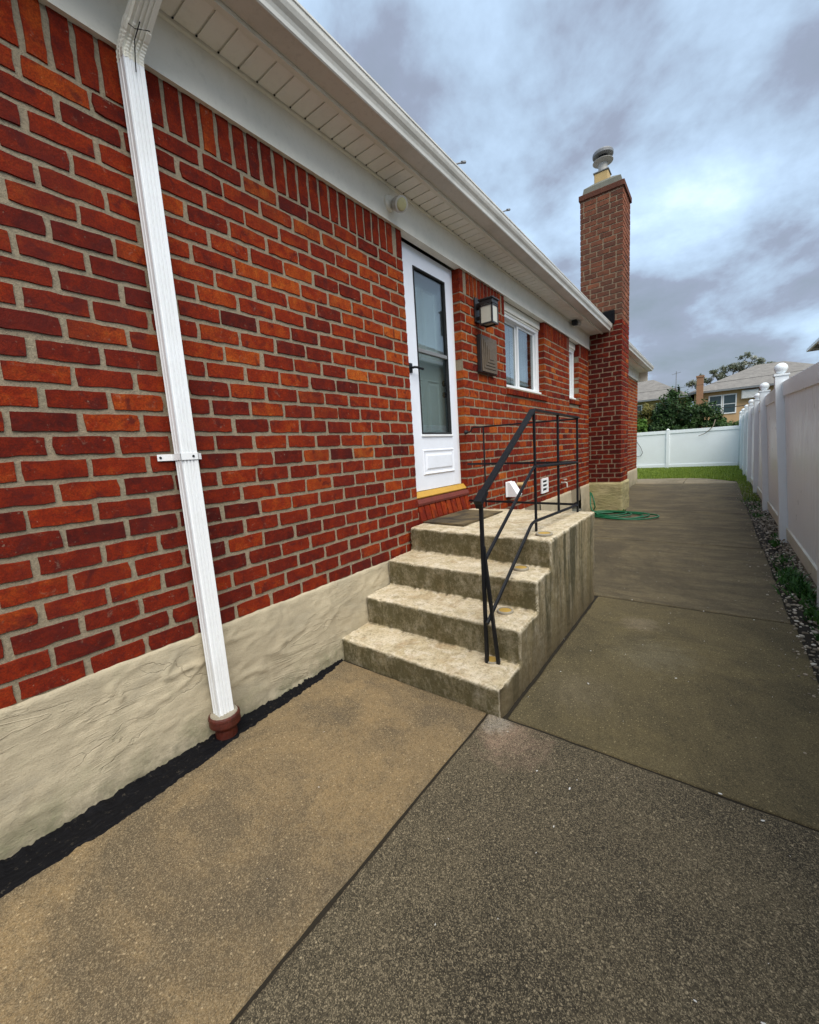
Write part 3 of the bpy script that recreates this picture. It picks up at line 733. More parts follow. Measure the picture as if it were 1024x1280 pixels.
# roof: a low hip
rz = lambda x: 3.50 + (0.36 - x) * 0.36
rv = [(0.36, -3.3, 3.50), (0.36, Y_END + 0.3, 3.50), (-8.3, Y_END + 0.3, 3.50), (-8.3, -3.3, 3.50), (-3.97, 0.8, 5.05), (-3.97, Y_END - 4.0, 5.05)]
rv2 = [(a, b, c - 0.03) for a, b, c in rv]
roof = pymesh('roof', rv + rv2, [[0, 1, 5, 4], [1, 2, 5], [2, 3, 4, 5], [3, 0, 4], [7, 6, 10, 11], [8, 7, 11], [9, 8, 11, 10], [6, 9, 10], [0, 6, 7, 1], [1, 7, 8, 2], [2, 8, 9, 3], [3, 9, 6, 0]], 'roof', house)
for (yy, l) in ((3.02, 0.12), (3.86, 0.15)):
    m = MB().tube([(0.39, yy - 0.03, 3.44), (0.395, yy, 3.50), (0.42, yy + 0.07, 3.535)], 0.006, 6)
    m.tube([(0.42, yy + 0.055, 3.528), (0.425, yy + 0.10, 3.548)], 0.011, 6); m.build('gutter_spike', 'metal', house)

# chimney
CX0, CX1 = -0.14, 0.575
chim = MB().box(CX0 + 0.007, CX1 - 0.007, Y_CHIM0 + 0.007, Y_CHIM1 - 0.007, 0.3, 5.80).build('chimney', 'mortar_old', house)
low, old = MB(), MB()
ncc = int((5.72 - 0.57) / CH)
for c in range(ncc + 1):
    z = 0.57 + (c + 0.5) * CH; mb = low if z < 3.55 else old
    # front and right faces, bonded at the corner
    x = CX1; first = BL / 2 - 0.005 if c % 2 else BL
    if c % 9 == 4: first = BL * 0.75
    while x > CX0 + 0.02:
        a = max(CX0, x - first)
        if rng.random() < 0.06 and first > 0.15: a = max(CX0, x - BL / 2 + .004)
        v, f = brick_geo(x - a, BH, 0.014, rng, rng.uniform(0, .003))
        mb.add([(yy + (x + a) / 2, Y_CHIM0 - xx, zz + z) for xx, yy, zz in v], f, min(1, max(0, 0.16 + rng.gauss(0, .10))))  # front bricks tinted darker than the side: its shade put into the colour
        x = a - 0.017; first = BL
    for side in (CX1, CX0):
        y = Y_CHIM0; first = BL if c % 2 else BL / 2 - 0.005
        while y < Y_CHIM1 - 0.02:
            b = min(Y_CHIM1, y + first); v, f = brick_geo(b - y, BH, 0.014, rng, rng.uniform(0, .003))
            if side == CX1 or z > 3.5:
                s_ = 1 if side == CX1 else -1
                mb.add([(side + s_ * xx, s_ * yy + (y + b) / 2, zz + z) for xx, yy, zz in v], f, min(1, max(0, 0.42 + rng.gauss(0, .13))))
            y = b + 0.017; first = BL
    x = CX1
    while x > CX0 + 0.02:
        a = max(CX0, x - BL); v, f = brick_geo(x - a, BH, 0.014, rng, 0)
        mb.add([(-yy + (x + a) / 2, Y_CHIM1 + xx, zz + z) for xx, yy, zz in v], f, 0.4); x = a - 0.017
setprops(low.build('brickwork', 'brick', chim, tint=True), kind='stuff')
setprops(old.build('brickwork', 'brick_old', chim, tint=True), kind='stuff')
e = 0.022
MB().box(CX0 - e, CX1 + e, Y_CHIM0 - e, Y_CHIM1 + e, 5.745, 5.835, 0.006).build('corbel', 'brick_old', chim)
wv = []
for (ins, z) in ((0.03, 5.836), (0.05, 5.955), (0.20, 6.06)):
    wv += [(CX0 + ins, Y_CHIM0 + ins, z), (CX1 - ins, Y_CHIM0 + ins, z), (CX1 - ins, Y_CHIM1 - ins, z), (CX0 + ins, Y_CHIM1 - ins, z)]
wf = [[l * 4 + i, l * 4 + (i + 1) % 4, l * 4 + 4 + (i + 1) % 4, l * 4 + 4 + i] for l in range(2) for i in range(4)] + [[8, 9, 10, 11]]
pymesh('wash', wv, wf, 'wash', chim)
box('flue', 'flue', chim, 0.05, 0.285, 8.88, 9.12, 5.96, 6.225, 0.01)
fc = MB().box(0.035, 0.30, 8.865, 9.135, 6.226, 6.245, 0.004).build('flue_plate', 'metal', chim)
ca = (0.176, 9.0, 0)
MB().lathe(ca, [(0.078, 6.245), (0.078, 6.46)], 20).build('vent_pipe', 'lightmetal', chim, smooth=False)
MB().lathe(ca, [(0.080, 6.405), (0.172, 6.43), (0.174, 6.437), (0.080, 6.447)], 24).build('cap_ring', 'lightmetal', chim)
MB().lathe(ca, [(0.09, 6.447), (0.09, 6.53)], 20).build('cap_collar', 'dark', chim)
MB().lathe(ca, [(0.170, 6.522), (0.176, 6.53), (0.176, 6.572), (0.165, 6.592), (0.08, 6.612), (0.02, 6.615)], 24).build('cap_lid', 'metal', chim)
bb = MB()
for (x0, x1, y0, y1) in ((-0.1, 0.60, Y_CHIM0 - 0.025, Y_CHIM1 + 0.02),):
    n = 26; vs_, fs = [], []
    ring = [(x0 + (x1 - x0) * i / n, y0) for i in range(n)] + [(x1, y0 + (y1 - y0) * i / n) for i in range(n + 1)]
    for (x, y) in ring:
        for k in range(15):
            z = -0.02 + 0.585 * min(k, 13) / 13; d = 0.012 * fbm(Vector((x * 3, y * 3, z * 9)), 3) + 0.012 * (1 - z / .56)
            ox, oy = (0, -d) if y == y0 and x < x1 else (d, 0) if y > y0 else (d, -d)
            if k == 14: ox, oy = (-0.035 if x >= x1 - .001 else 0, 0.04 if y == y0 else 0)
            vs_.append((x + ox, y + oy, z))
    for i in range(len(ring) - 1):
        for k in range(14): a = i * 15 + k; fs.append([a, a + 15, a + 16, a + 1])
    pymesh('chimney_base', vs_, fs, 'base', chim, smooth=True)
MB().box(0.20, 0.455, Y_CHIM0 - 0.045, Y_CHIM0 - 0.004, 3.482, 3.72, 0.012).build('flashing', 'flash', chim)

# downspout
def sweep(mb, prof, path):
    """prof: (u across y, v along outward) ; path: (x, z, scale) points in the plane of constant y"""
    n = len(prof); vs_, fs = [], []
    for i, (px, pz, sc) in enumerate(path):
        a = path[max(i - 1, 0)]; b = path[min(i + 1, len(path) - 1)]
        d = Vector((b[0] - a[0], 0, b[1] - a[1])).normalized(); nrm = Vector((d.z, 0, -d.x))
        for (u, v) in prof: p = Vector((px, 0.918 + max(0, pz - 3.06) * 0.22 + u * sc, pz)) + nrm * v * sc; vs_.append(p)
    for i in range(len(path) - 1):
        for k in range(n): a, b = i * n + k, i * n + (k + 1) % n; fs.append([a, b, b + n, a + n])
    fs.append(list(range(n))[::-1]); fs.append([(len(path) - 1) * n + k for k in range(n)])
    return mb.add(vs_, fs)
dp = []
wy, dx = 0.0385, 0.029
def ridged(a, b, fixed, horiz, nr=4, dep=0.0055):
    pts = []
    for i in range(nr):
        t0 = a + (b - a) * (i + 0.10) / nr; t1 = a + (b - a) * (i + 0.62) / nr; t2 = a + (b - a) * (i + 0.74) / nr; t3 = a + (b - a) * (i + 0.98) / nr
        for t, d in ((t0, 0), (t1, 0), (t2, dep), (t3, dep)):
            pts.append((t, fixed - math.copysign(d, fixed)) if horiz else (fixed - math.copysign(d, fixed), t))
    return pts
dp = [(-wy, -dx)] + ridged(-wy + .008, wy - .008, -dx, True) + [(wy, -dx)] + ridged(-dx + .008, dx - .008, wy, False, 2) + [(wy, dx)] + ridged(wy - .008, -wy + .008, dx, True) + [(-wy, dx)] + ridged(dx - .008, -dx + .008, -wy, False, 2)
ds = sweep(MB(), dp, [(0.078, 0.095, 1), (0.074, 0.3, 1), (0.060, 1.4, 1), (0.058, 3.035, 1)]).build('downspout', 'white', house)
pth = [(0.058, 3.03, 1.05)]
for i in range(1, 15):
    t = i / 14; a = t * R(47)
    pth.append((0.058 + 0.13 * (1 - math.cos(a)), 3.03 + 0.13 * math.sin(a), 1.05 - (0.055 if i % 2 else 0.0)))
lx, lz, _ = pth[-1]
pth += [(lx + 0.02, lz + 0.02, 1.06), (lx + 0.025, lz + 0.025, 1.0), (0.295, lz + 0.295 - lx - 0.015, 1.0), (0.315, 3.372, 0.96)]
sweep(MB(), dp, pth).build('elbow', 'frieze', ds)
el = MB().tube([(0.137, 0.893, 3.115), (0.150, 0.91, 3.100), (0.160, 0.945, 3.112), (0.150, 0.968, 3.130)], 0.0015, 5)
el.tube([(0.166, 0.925, 3.125), (0.125, 0.915, 3.08), (0.102, 0.917, 3.02), (0.094, 0.918, 2.985)], 0.0022, 5).build('sealant_bead', 'flash', ds)
st = MB().box(0.0905, 0.094, 0.876, 0.960, 1.408, 1.440, 0.001).box(0.012, 0.094, 0.876, 0.8795, 1.409, 1.439).box(0.012, 0.094, 0.9565, 0.960, 1.409, 1.439)
st.box(0.009, 0.0125, 0.812, 0.8795, 1.409, 1.439, 0.001).box(0.009, 0.0125, 0.9565, 1.012, 1.409, 1.439, 0.001).build('strap', 'white', ds)
for yy in (0.825, 0.935): MB().lathe((0.0125 if yy < .85 else 0.094, yy, 1.424), [(0.0065, 0), (0.005, 0.003)], 8, 'x').build('screw', 'dark', ds)
hub = MB().lathe((0.078, 0.918, 0), [(0.052, 0.0), (0.052, 0.05), (0.056, 0.056), (0.060, 0.066), (0.074, 0.074), (0.075, 0.082), (0.073, 0.108), (0.076, 0.112), (0.074, 0.122), (0.068, 0.128), (0.060, 0.128), (0.052, 0.112)], 24).build('drain_hub', 'terracotta', house, smooth=False)
MB().lathe((0.078, 0.918, 0), [(0.067, 0.126), (0.062, 0.134), (0.048, 0.131)], 18).build('mortar_ring', 'cap_rim', hub)
setprops(hub, 'red brown clay drain hub at foot of downspout')

# storm door, inner door, sill
DX = -0.072
door = MB().box(DX - 0.05, DX - 0.012, 2.815, 2.870, 1.03, 3.098).box(DX - 0.05, DX - 0.012, 3.675, 3.718, 1.03, 3.098).box(DX - 0.05, DX - 0.012, 2.870, 3.675, 3.055, 3.098).build('door', 'white', house)
setprops(door, 'white storm door with tall glass and raised lower panel')
y0, y1 = 2.874, 3.671; gy0, gy1, gz0, gz1 = 3.045, 3.555, 1.535, 2.945
lf = MB().box(DX - 0.036, DX, y0, gy0, 1.032, 3.052, 0.003).box(DX - 0.036, DX, gy1, y1, 1.032, 3.052, 0.003)
lf.box(DX - 0.035, DX - 0.0015, gy0 - 0.001, gy1 + 0.001, gz1, 3.051).box(DX - 0.035, DX - 0.0015, gy0 - 0.001, gy1 + 0.001, 1.033, gz0)
lf.build('door_leaf', 'door', door)
rim = MB()
for a, b, c, d in ((gy0, gy0 + .014, gz0, gz1), (gy1 - .014, gy1, gz0, gz1), (gy0 + .014, gy1 - .014, gz0, gz0 + .016), (gy0 + .014, gy1 - .014, gz1 - .014, gz1)):
    rim.box(DX - 0.03, DX + 0.005, a, b, c, d, 0.002)
rim.build('glazing_bead', 'dark', door)
MB().box(DX - .002, DX + .012, gy0 - .012, gy1 + .012, gz0 - 0.022, gz0 - 0.003, .003).build('bottom_rail', 'white', door)
MB().box(DX - 0.03, DX + 0.003, gy0 + .014, gy1 - .014, 2.245, 2.278, 0.004).build('mid_rail', 'metal', door)
box('pane', 'glass', door, DX - 0.020, DX - 0.016, gy0 + .014, gy1 - .014, 2.278, gz1 - .014)
box('pane', 'glass', door, DX - 0.026, DX - 0.022, gy0 + .014, gy1 - .014, gz0 + .016, 2.245)
pv = []
for ins, x in ((0, DX + .001), (0.012, DX + 0.012), (0.03, DX + 0.005), (0.045, DX + 0.005), (0.062, DX + 0.013)):
    pv += [(x, 3.03 + ins, 1.165 + ins), (x, 3.575 - ins, 1.165 + ins), (x, 3.575 - ins, 1.40 - ins), (x, 3.03 + ins, 1.40 - ins)]
pf = [[l * 4 + i, l * 4 + (i + 1) % 4, l * 4 + 4 + (i + 1) % 4, l * 4 + 4 + i] for l in range(4) for i in range(4)] + [[16, 17, 18, 19]]
pymesh('raised_panel', pv, pf, 'door', door)
MB().tube([(DX, 2.925, 2.09), (DX + .05, 2.925, 2.09), (DX + .062, 2.94, 2.088), (DX + .062, 3.03, 2.085)], 0.010, 8).box(DX, DX + .012, 2.905, 2.945, 2.05, 2.13, .003).build('handle', 'black', door, smooth=True)
ind = box('inner_door', 'inner_door', door, -0.215, -0.175, 2.83, 3.70, 0.98, 3.09)
for (a, b, c, d) in ((3.02, 3.24, 2.30, 2.86), (3.30, 3.52, 2.30, 2.86), (3.02, 3.24, 1.25, 2.05), (3.30, 3.52, 1.25, 2.05)):
    vv = []
    for ins, x in ((0, -0.174), (0.012, -0.162), (0.03, -0.170), (0.05, -0.162)):
        vv += [(x, a + ins, c + ins), (x, b - ins, c + ins), (x, b - ins, d - ins), (x, a + ins, d - ins)]
    pymesh('inner_panel', vv, [[l * 4 + i, l * 4 + (i + 1) % 4, l * 4 + 4 + (i + 1) % 4, l * 4 + 4 + i] for l in range(3) for i in range(4)] + [[12, 13, 14, 15]], 'inner_door', door)
for zz in (2.04, 1.93): MB().lathe((-0.174, 3.615, zz), [(0.03, 0), (0.028, 0.012), (0.012, 0.016), (0.012, 0.04), (0.028, 0.05), (0.026, 0.07)], 12, 'x').build('knob', 'black', door)
MB().extrude([(-0.13, 0.975), (-0.025, 0.975), (-0.020, 0.985), (-0.055, 1.028), (-0.13, 1.028)], 2.816, 3.716).build('threshold', 'brass', door)
MB().extrude([(-0.13, 0.925), (0.004, 0.915), (0.008, 0.935), (-0.006, 0.968), (-0.13, 0.974)], 2.816, 3.716).build('sill_board', 'redwood', door)
sill = box('door_sill', 'mortar', house, -0.12, -0.018, 2.814, 3.718, 0.74, 0.924)
y = 2.818; k = 0
while y < 3.70:
    w = min(0.086, 3.717 - y); a, b = y + .006, y + w - .006
    t = min(1, 0.52 + rng.uniform(-.2, .3))
    vs_ = [(0.022, a, 0.745), (0.022, b, 0.745), (0.026, b, 0.79), (0.026, a, 0.79), (-0.004, b, 0.911), (-0.004, a, 0.911), (-.1, b, 0.914), (-.1, a, 0.914)]
    MB().add(vs_, [[0, 1, 2, 3], [3, 2, 4, 5], [5, 4, 6, 7], [0, 3, 5, 7], [1, 6, 4, 2]], t).build('sill_brick', 'brick', sill, tint=True)
    y += w + .004


# windows
def window(o, split, name_label, panes):
    a, b, z0, _ = o; z1 = Z_TOP - 0.004; X = -0.105
    w = MB().box(X - 0.06, X + 0.02, a + .002, a + 0.075, z0 + .04, z1 - .16, .004).box(X - 0.06, X + 0.02, b - 0.10, b - .002, z0 + .04, z1 - .16, .004).box(X - .06, X + .022, a + .002, b - .002, z1 - 0.16, z1 - .10, .004)
    w.box(X - 0.06, X + 0.055, a + .002, b - .002, z0, z0 + 0.04, .004)
    win = w.build('window', 'white', house); setprops(win, name_label)
    hd = MB().box(X - .06, X + .045, a + .002, b - .002, z1 - 0.099, z1, .002).box(X + .021, X + .030, a + .01, b - .01, z1 - 0.125, z1 - .1005).build('head_trim', 'frieze', win)
    L0, L1, zb, zt = a + .075, b - .10, z0 + .04, z1 - .16
    cuts = [L0, (L0 + L1) / 2, L1] if split else [L0, L1]
    for i, (p, q) in enumerate(zip(cuts, cuts[1:])):
        xx = X - 0.012 - 0.024 * (1 - i if split else 0)
        s = MB()
        for (c0, c1, d0, d1) in ((p, p + .03, zb, zt), (q - .03, q, zb, zt), (p + .03, q - .03, zb, zb + .035), (p + .03, q - .03, zt - .03, zt)):
            s.box(xx - .022, xx, c0, c1, d0, d1, .003)
        sash = s.build('sash', 'white', win)
        box('pane', 'glass', win, xx - .013, xx - .009, p + .03, q - .03, zb + .035, zt - .03)
    cm, n = [], 60; cv, cf = [], []
    for i in range(n + 1):
        yy = L0 + (L1 - L0) * i / n; xx = X - .115 + 0.012 * math.sin(i * 1.15) + .006 * math.sin(i * .53)
        cv += [(xx, yy, zb), (xx, yy, zt)]
    cf = [[2 * i, 2 * i + 2, 2 * i + 3, 2 * i + 1] for i in range(n) if i / n > panes[0] and i / n < panes[1]]
    cf2 = [[2 * i, 2 * i + 2, 2 * i + 3, 2 * i + 1] for i in range(n) if not (i / n > panes[0] and i / n < panes[1])]
    pymesh('curtain', cv, cf, 'curtain', win, smooth=True); pymesh('curtain', [(x - .02, y, z) for x, y, z in cv], cf2, 'curtain_grey', win, smooth=True)
    box('room_backing', 'dark', win, -0.32, -0.31, a - .1, b + .1, z0 - .1, z1)
    # sill of bricks on edge
    sl = box('brick_sill', 'mortar', house, -0.10, 0.004, a - 0.02, b + 0.05, z0 - 0.092, z0 - 0.008)
    yy = a - .018
    while yy < b + .04:
        t = 0.42 + rng.uniform(-.2, .3)
        vs_ = [(0.030, yy, z0 - .090), (0.030, yy + .052, z0 - .090), (0.036, yy + .052, z0 - .030), (0.036, yy, z0 - .030), (-0.04, yy + .052, z0 - .004), (-0.04, yy, z0 - .004), (0.0, yy, z0 - .0925), (0.0, yy + .052, z0 - .0925)]
        MB().add(vs_, [[0, 1, 2, 3], [3, 2, 4, 5], [0, 3, 5, 6], [1, 7, 4, 2], [0, 6, 7, 1]], t).build('sill_brick', 'brick', sl, tint=True)
        yy += .0655
    return win
window(OPEN[1], True, 'wide white sliding window with grey and white curtains', (0.50, 0.72))
window(OPEN[2], False, 'narrow white window beside the chimney', (0.0, 0.5))

# ------------------------------------------------------------------ things on the wall
t = thing('wall_lantern', 'dark box wall lantern with frosted glass beside the side door', 'lantern', (0.0, 4.04, 2.60))
MB().box(0.006, 0.022, 3.985, 4.095, 2.66, 2.90, .004).build('back_plate', 'lampblack', t)
MB().bar((0.02, 4.04, 2.815), (0.085, 4.04, 2.815), 0.05, 0.05).bar((0.02, 4.04, 2.70), (0.085, 4.04, 2.70), 0.03, 0.03).build('arm', 'lampblack', t)
LX0, LX1, LY0, LY1 = 0.075, 0.215, 3.970, 4.110
MB().box(LX0 - .012, LX1 + .012, LY0 - .012, LY1 + .012, 2.838, 2.855, .004).box(LX0, LX1, LY0, LY1, 2.802, 2.838, .002).build('cap', 'lampblack', t)
cg = MB()
for x in (LX0, LX1 - .014):
    for yy in (LY0, LY1 - .014): cg.box(x, x + .014, yy, yy + .014, 2.625, 2.802)
for z in (2.610, 2.782):
    cg.box(LX0, LX1, LY0, LY0 + .014, z, z + .0149).box(LX0, LX1, LY1 - .014, LY1, z, z + .0149).box(LX0, LX0 + .014, LY0 + .014, LY1 - .014, z, z + .0149).box(LX1 - .014, LX1, LY0 + .014, LY1 - .014, z, z + .0149)
cg.build('cage', 'lampblack', t)
box('glass', 'frost', t, LX0 + .006, LX1 - .006, LY0 + .006, LY1 - .006, 2.627, 2.801)

t = thing('wall_box_cover', 'brown stepped metal cover plate on bricks below the lantern', 'cover plate', (0.0, 4.25, 2.16))
MB().box(0.004, 0.050, 4.02, 4.40, 2.165, 2.545, .006).build('housing', 'lampblack', t)
for i, (ins, x) in enumerate(((0.010, 0.060), (0.045, 0.066), (0.075, 0.072), (0.105, 0.078), (0.135, 0.083))):
    MB().box(0.051 if i == 0 else x - .006 + .0005, x, 4.02 + ins, 4.40 - ins, 2.165 + ins, 2.545 - ins, .0025).build('step_plate', 'bronze', t)

t = thing('flood_light', 'round white floodlight with yellow lens on the frieze board', 'floodlight', (0.02, 2.72, 3.17))
MB().lathe((0.019, 2.655, 3.225), [(0.055, 0), (0.055, 0.018), (0.045, 0.026)], 18, 'x').build('base', 'frieze', t)
def tilt(mb, c, d, prof, n=20):
    d = Vector(d).normalized(); u = d.orthogonal().normalized(); w = d.cross(u); vs_, fs = [], []
    for (r, h) in prof:
        for k in range(n): a = 2 * math.pi * k / n; vs_.append(Vector(c) + d * h + (u * math.cos(a) + w * math.sin(a)) * r)
    for i in range(len(prof) - 1):
        for k in range(n): a, b = i * n + k, i * n + (k + 1) % n; fs.append([a, b, b + n, a + n])
    fs.append(list(range(n))[::-1]); fs.append([(len(prof) - 1) * n + k for k in range(n)]); return mb.add(vs_, fs)
fd = (0.72, -0.22, -0.42)
tilt(MB(), (0.035, 2.685, 3.235), fd, [(0.022, 0), (0.030, 0.03), (0.046, 0.06), (0.054, 0.11), (0.054, 0.125), (0.044, 0.126)]).build('housing', 'lightmetal', t)
tilt(MB(), (0.035, 2.685, 3.235), fd, [(0.042, 0.1265), (0.036, 0.133), (0.02, 0.136)]).build('lens', 'lens', t)

t = thing('security_camera', 'small dark camera with pale housing under the soffit', 'camera', (0.10, 7.45, 3.28))
MB().box(0.06, 0.15, 7.42, 7.54, 3.30, 3.363, .006).build('housing', 'lightmetal', t)
MB().box(0.055, 0.13, 7.32, 7.419, 3.285, 3.358, .006).build('lens_block', 'dark', t)

t = thing('louvre_vent', 'white three slat louvre vent low on the brick wall', 'vent', (0.0, 6.0, 0.67))
fr = MB().box(0.006, 0.026, 5.86, 5.90, 0.67, 0.885).box(0.006, 0.026, 6.10, 6.14, 0.67, 0.885).box(0.006, 0.026, 5.90, 6.10, 0.67, 0.70).box(0.006, 0.026, 5.90, 6.10, 0.855, 0.885).build('frame', 'white', t)
box('backing', 'dark', t, 0.004, 0.007, 5.90, 6.10, 0.70, 0.855)
for z in (0.742, 0.80): MB().box(0.008, 0.030, 5.90, 6.10, z, z + .020).build('slat', 'white', t)

t = thing('dryer_vent', 'white hooded dryer vent on brick wall behind the stoop', 'vent', (0.0, 4.7, 0.76))
MB().box(0.006, 0.020, 4.62, 4.80, 0.77, 0.955, .004).build('plate', 'white', t)
MB().add([(0.02, 4.635, .95), (0.02, 4.785, .95), (0.055, 4.635, .95), (0.055, 4.785, .95), (0.15, 4.635, .80), (0.15, 4.785, .80), (0.14, 4.635, .775), (0.14, 4.785, .775), (0.02, 4.635, .775), (0.02, 4.785, .775)],
         [[0, 2, 3, 1], [2, 4, 5, 3], [4, 6, 7, 5], [0, 8, 6, 4, 2], [1, 3, 5, 7, 9]]).build('hood', 'white', t)
t = thing('small_wall_outlet', 'small orange capped pipe stub beside the dryer vent', 'pipe', (0.0, 5.02, 0.86))
MB().lathe((0.0, 5.02, 0.885), [(0.03, 0), (0.03, 0.07), (0.024, 0.075)], 12, 'x').build('stub', 'flue', t)

t = thing('hose_spigot', 'pale wall spigot on bricks between vent and basement window', 'spigot', (0.0, 6.85, 0.66))
MB().tube([(0.0, 6.85, 0.74), (0.07, 6.85, 0.74), (0.09, 6.85, 0.73), (0.095, 6.85, 0.66)], 0.014, 8).build('pipe', 'lightmetal', t)
MB().lathe((0.06, 6.85, 0.755), [(0.006, 0), (0.006, 0.03), (0.035, 0.032), (0.035, 0.042), (0.005, 0.045)], 10).build('valve_wheel', 'lightmetal', t)

# ------------------------------------------------------------------ stoop
XS = 1.212
bm = bmesh.new()
prof = [(1.775, -0.03), (1.775, 0.155), (2.045, 0.165), (2.045, 0.365), (2.325, 0.372), (2.325, 0.565), (2.60, 0.572), (2.60, 0.765), (3.73, 0.770), (3.73, -0.03)]
def skew(x, y): return y + (0.045 - 0.075 * x / XS) * (1 if y > 2.5 and y < 3 else 0.35 if y < 3 else 0)
va = [bm.verts.new((0.022, skew(0, y), z)) for y, z in prof]; vb = [bm.verts.new((XS, skew(XS, y), z)) for y, z in prof]
n = len(prof)
for i in range(n): bm.faces.new((va[i], vb[i], vb[(i + 1) % n], va[(i + 1) % n]))
bm.faces.new(va[::-1]); bm.faces.new(vb); bmesh.ops.recalc_face_normals(bm, faces=bm.faces[:])
me = bpy.data.meshes.new('stoop_raw'); bm.to_mesh(me); bm.free()
tmp = bpy.data.objects.new('stoop_raw', me); COL.objects.link(tmp)
md = tmp.modifiers.new('r', 'REMESH'); md.mode = 'VOXEL'; md.voxel_size = 0.0105
ms = tmp.modifiers.new('s', 'SMOOTH'); ms.factor = 0.5; ms.iterations = 1
dg = bpy.context.evaluated_depsgraph_get(); ev = tmp.evaluated_get(dg)
m2 = bpy.data.meshes.new_from_object(ev); vs_ = [v.co.copy() for v in m2.vertices]; nr = [v.normal.copy() for v in m2.vertices]
fs = [list(p.vertices) for p in m2.polygons]
bpy.data.objects.remove(tmp); bpy.data.meshes.remove(m2)
out = []
for p, nn_ in zip(vs_, nr):
    d = 0.0035 * fbm(p * 6, 3) + 0.0020 * noise.noise(p * 38)
    edge = 1 - max(abs(nn_.x), abs(nn_.y), abs(nn_.z))
    if edge > 0.06: d -= 0.010 * max(0, noise.noise(p * 26) - 0.05) + 0.012 * max(0, noise.noise(p * 60) - .1) + 0.006 * max(0, noise.noise(p * 7 + Vector((3, 3, 3))))
    # broken lower corner of the first step
    q = (p - Vector((XS, 1.785, 0.10))); 
    if p.y < 1.86 and p.x > 1.13: d -= 0.028 * max(0, 1 - Vector((q.x, q.y * 1.2, q.z * 0.6)).length / 0.085)
    out.append(p + nn_ * d)
stoop = thing('stoop', 'mossy four step concrete stoop below the white side door', 'stoop', (0.6, 2.7, 0))
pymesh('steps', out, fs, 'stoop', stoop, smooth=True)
for (x, y, z, r) in ((1.050, 2.010, 0.158, 0.050), (1.035, 2.235, 0.370, 0.050), (1.035, 2.500, 0.571, 0.052), (1.125, 2.70, 0.768, 0.056)):
    MB().lathe((x, y, z), [(r, 0.0), (r, 0.010), (r * 0.93, 0.014), (r * 0.78, 0.014), (r * 0.76, 0.009)], 20).build('anchor_rim', 'cap_rim', stoop)
    MB().lathe((x, y, z), [(r * 0.75, 0.0), (r * 0.75, 0.0115), (r * 0.70, 0.0125)], 20).build('anchor_patch', 'cap_yellow', stoop)

# iron railing
rail = thing('iron_railing', 'black iron railing around the concrete stoop', 'railing', (1.05, 2.0, 0.16))
RX = 1.055
P = lambda y, z, x=RX: (x, y, z)
def post(name, y, z0, z1, x=RX, w=0.016): MB().box(x - w / 2, x + w / 2, y - w / 2, y + w / 2, z0, z1, .002).build(name, 'black', rail)
post('post', 1.97, 0.158, 1.115, 1.035, 0.019); post('post', 2.80, 0.768, 1.600, 1.035); post('baluster', 3.27, 0.83, 1.592, 1.05); post('post', 3.685, 0.768, 1.575, 1.085)
def rx(y): return 1.035 + (y - 2.8) * 0.0565 if y > 2.8 else 1.035
# cap rail: flat bar, sloped then level, with a rolled end
pts = [P(1.955, 1.055, 1.035), P(1.945, 1.085, 1.035), P(1.965, 1.115, 1.035), P(2.785, 1.612, 1.035)]
hr = MB()
for a, b in zip(pts, pts[1:]): hr.bar(a, b, 0.040, 0.012)
hr.bar(P(1.935, 1.085, 1.035), P(2.01, 1.14, 1.035), 0.046, 0.03)
hr.bar(P(2.78, 1.609, 1.035), P(3.70, 1.580, 1.087), 0.034, 0.012); hr.build('handrail', 'black', rail)
MB().tube([P(1.975, 0.745, 1.035), P(2.05, 0.795, 1.035), P(2.74, 1.205, 1.035), P(2.79, 1.225, 1.035), P(2.86, 1.224, 1.04), P(3.685, 1.205, 1.085)], 0.011, 6).build('middle_rail', 'black', rail)
MB().tube([P(1.955, 0.405, 1.052), P(2.63, 0.822, 1.052), P(2.675, 0.842, 1.050), P(2.74, 0.848, 1.046), P(3.685, 0.835, 1.085)], 0.011, 6).build('bottom_rail', 'black', rail)
MB().bar((1.098, 1.985, 0.158), (1.037, 1.975, 0.84), 0.017, 0.017, (1, 0, 0)).build('brace', 'black', rail)
yb = 3.685
MB().tube([(0.035, yb, 1.545), (0.07, yb, 1.548), (0.085, yb, 1.575), (0.10, yb, 1.585), (1.085, yb, 1.570)], 0.0075, 6).build('back_rail', 'black', rail)
MB().lathe((0.008, yb, 1.545), [(0.022, 0), (0.022, 0.012), (0.012, 0.03)], 10, 'x').build('wall_bracket', 'black', rail)
MB().bar((0.02, yb, 1.228), (1.085, yb, 1.205), 0.011, 0.020).build('back_rail', 'black', rail)
MB().bar((0.02, yb, 0.855), (1.085, yb, 0.838), 0.011, 0.020).build('back_rail', 'black', rail)
post('baluster', yb, 0.80, 1.582, 0.21, 0.013)

# door mat
vs_, fs = [], []; nx, ny = 18, 26
for j in range(ny + 1):
    for i in range(nx + 1):
        x = 0.035 + 0.415 * i / nx; y = 2.80 + 0.74 * j / ny + 0.03 * (1 - i / nx)
        vs_.append((x, y, 0.781 + 0.003 * noise.noise(Vector((x * 6, y * 6, 0))) + (0.004 if i == nx or j == 0 else 0)))
for j in range(ny):
    for i in range(nx): a = j * (nx + 1) + i; fs.append([a, a + 1, a + nx + 2, a + nx + 1])
o = len(vs_); vs_ += [(x, y, 0.771) for x, y, z in vs_]
edge = [(i, i + 1) for i in range(nx)] + [((nx) + j * (nx + 1), nx + (j + 1) * (nx + 1)) for j in range(ny)] + [(ny * (nx + 1) + i + 1, ny * (nx + 1) + i) for i in range(nx)] + [((j + 1) * (nx + 1), j * (nx + 1)) for j in range(ny)]
fs += [[b, a, a + o, b + o] for a, b in edge]
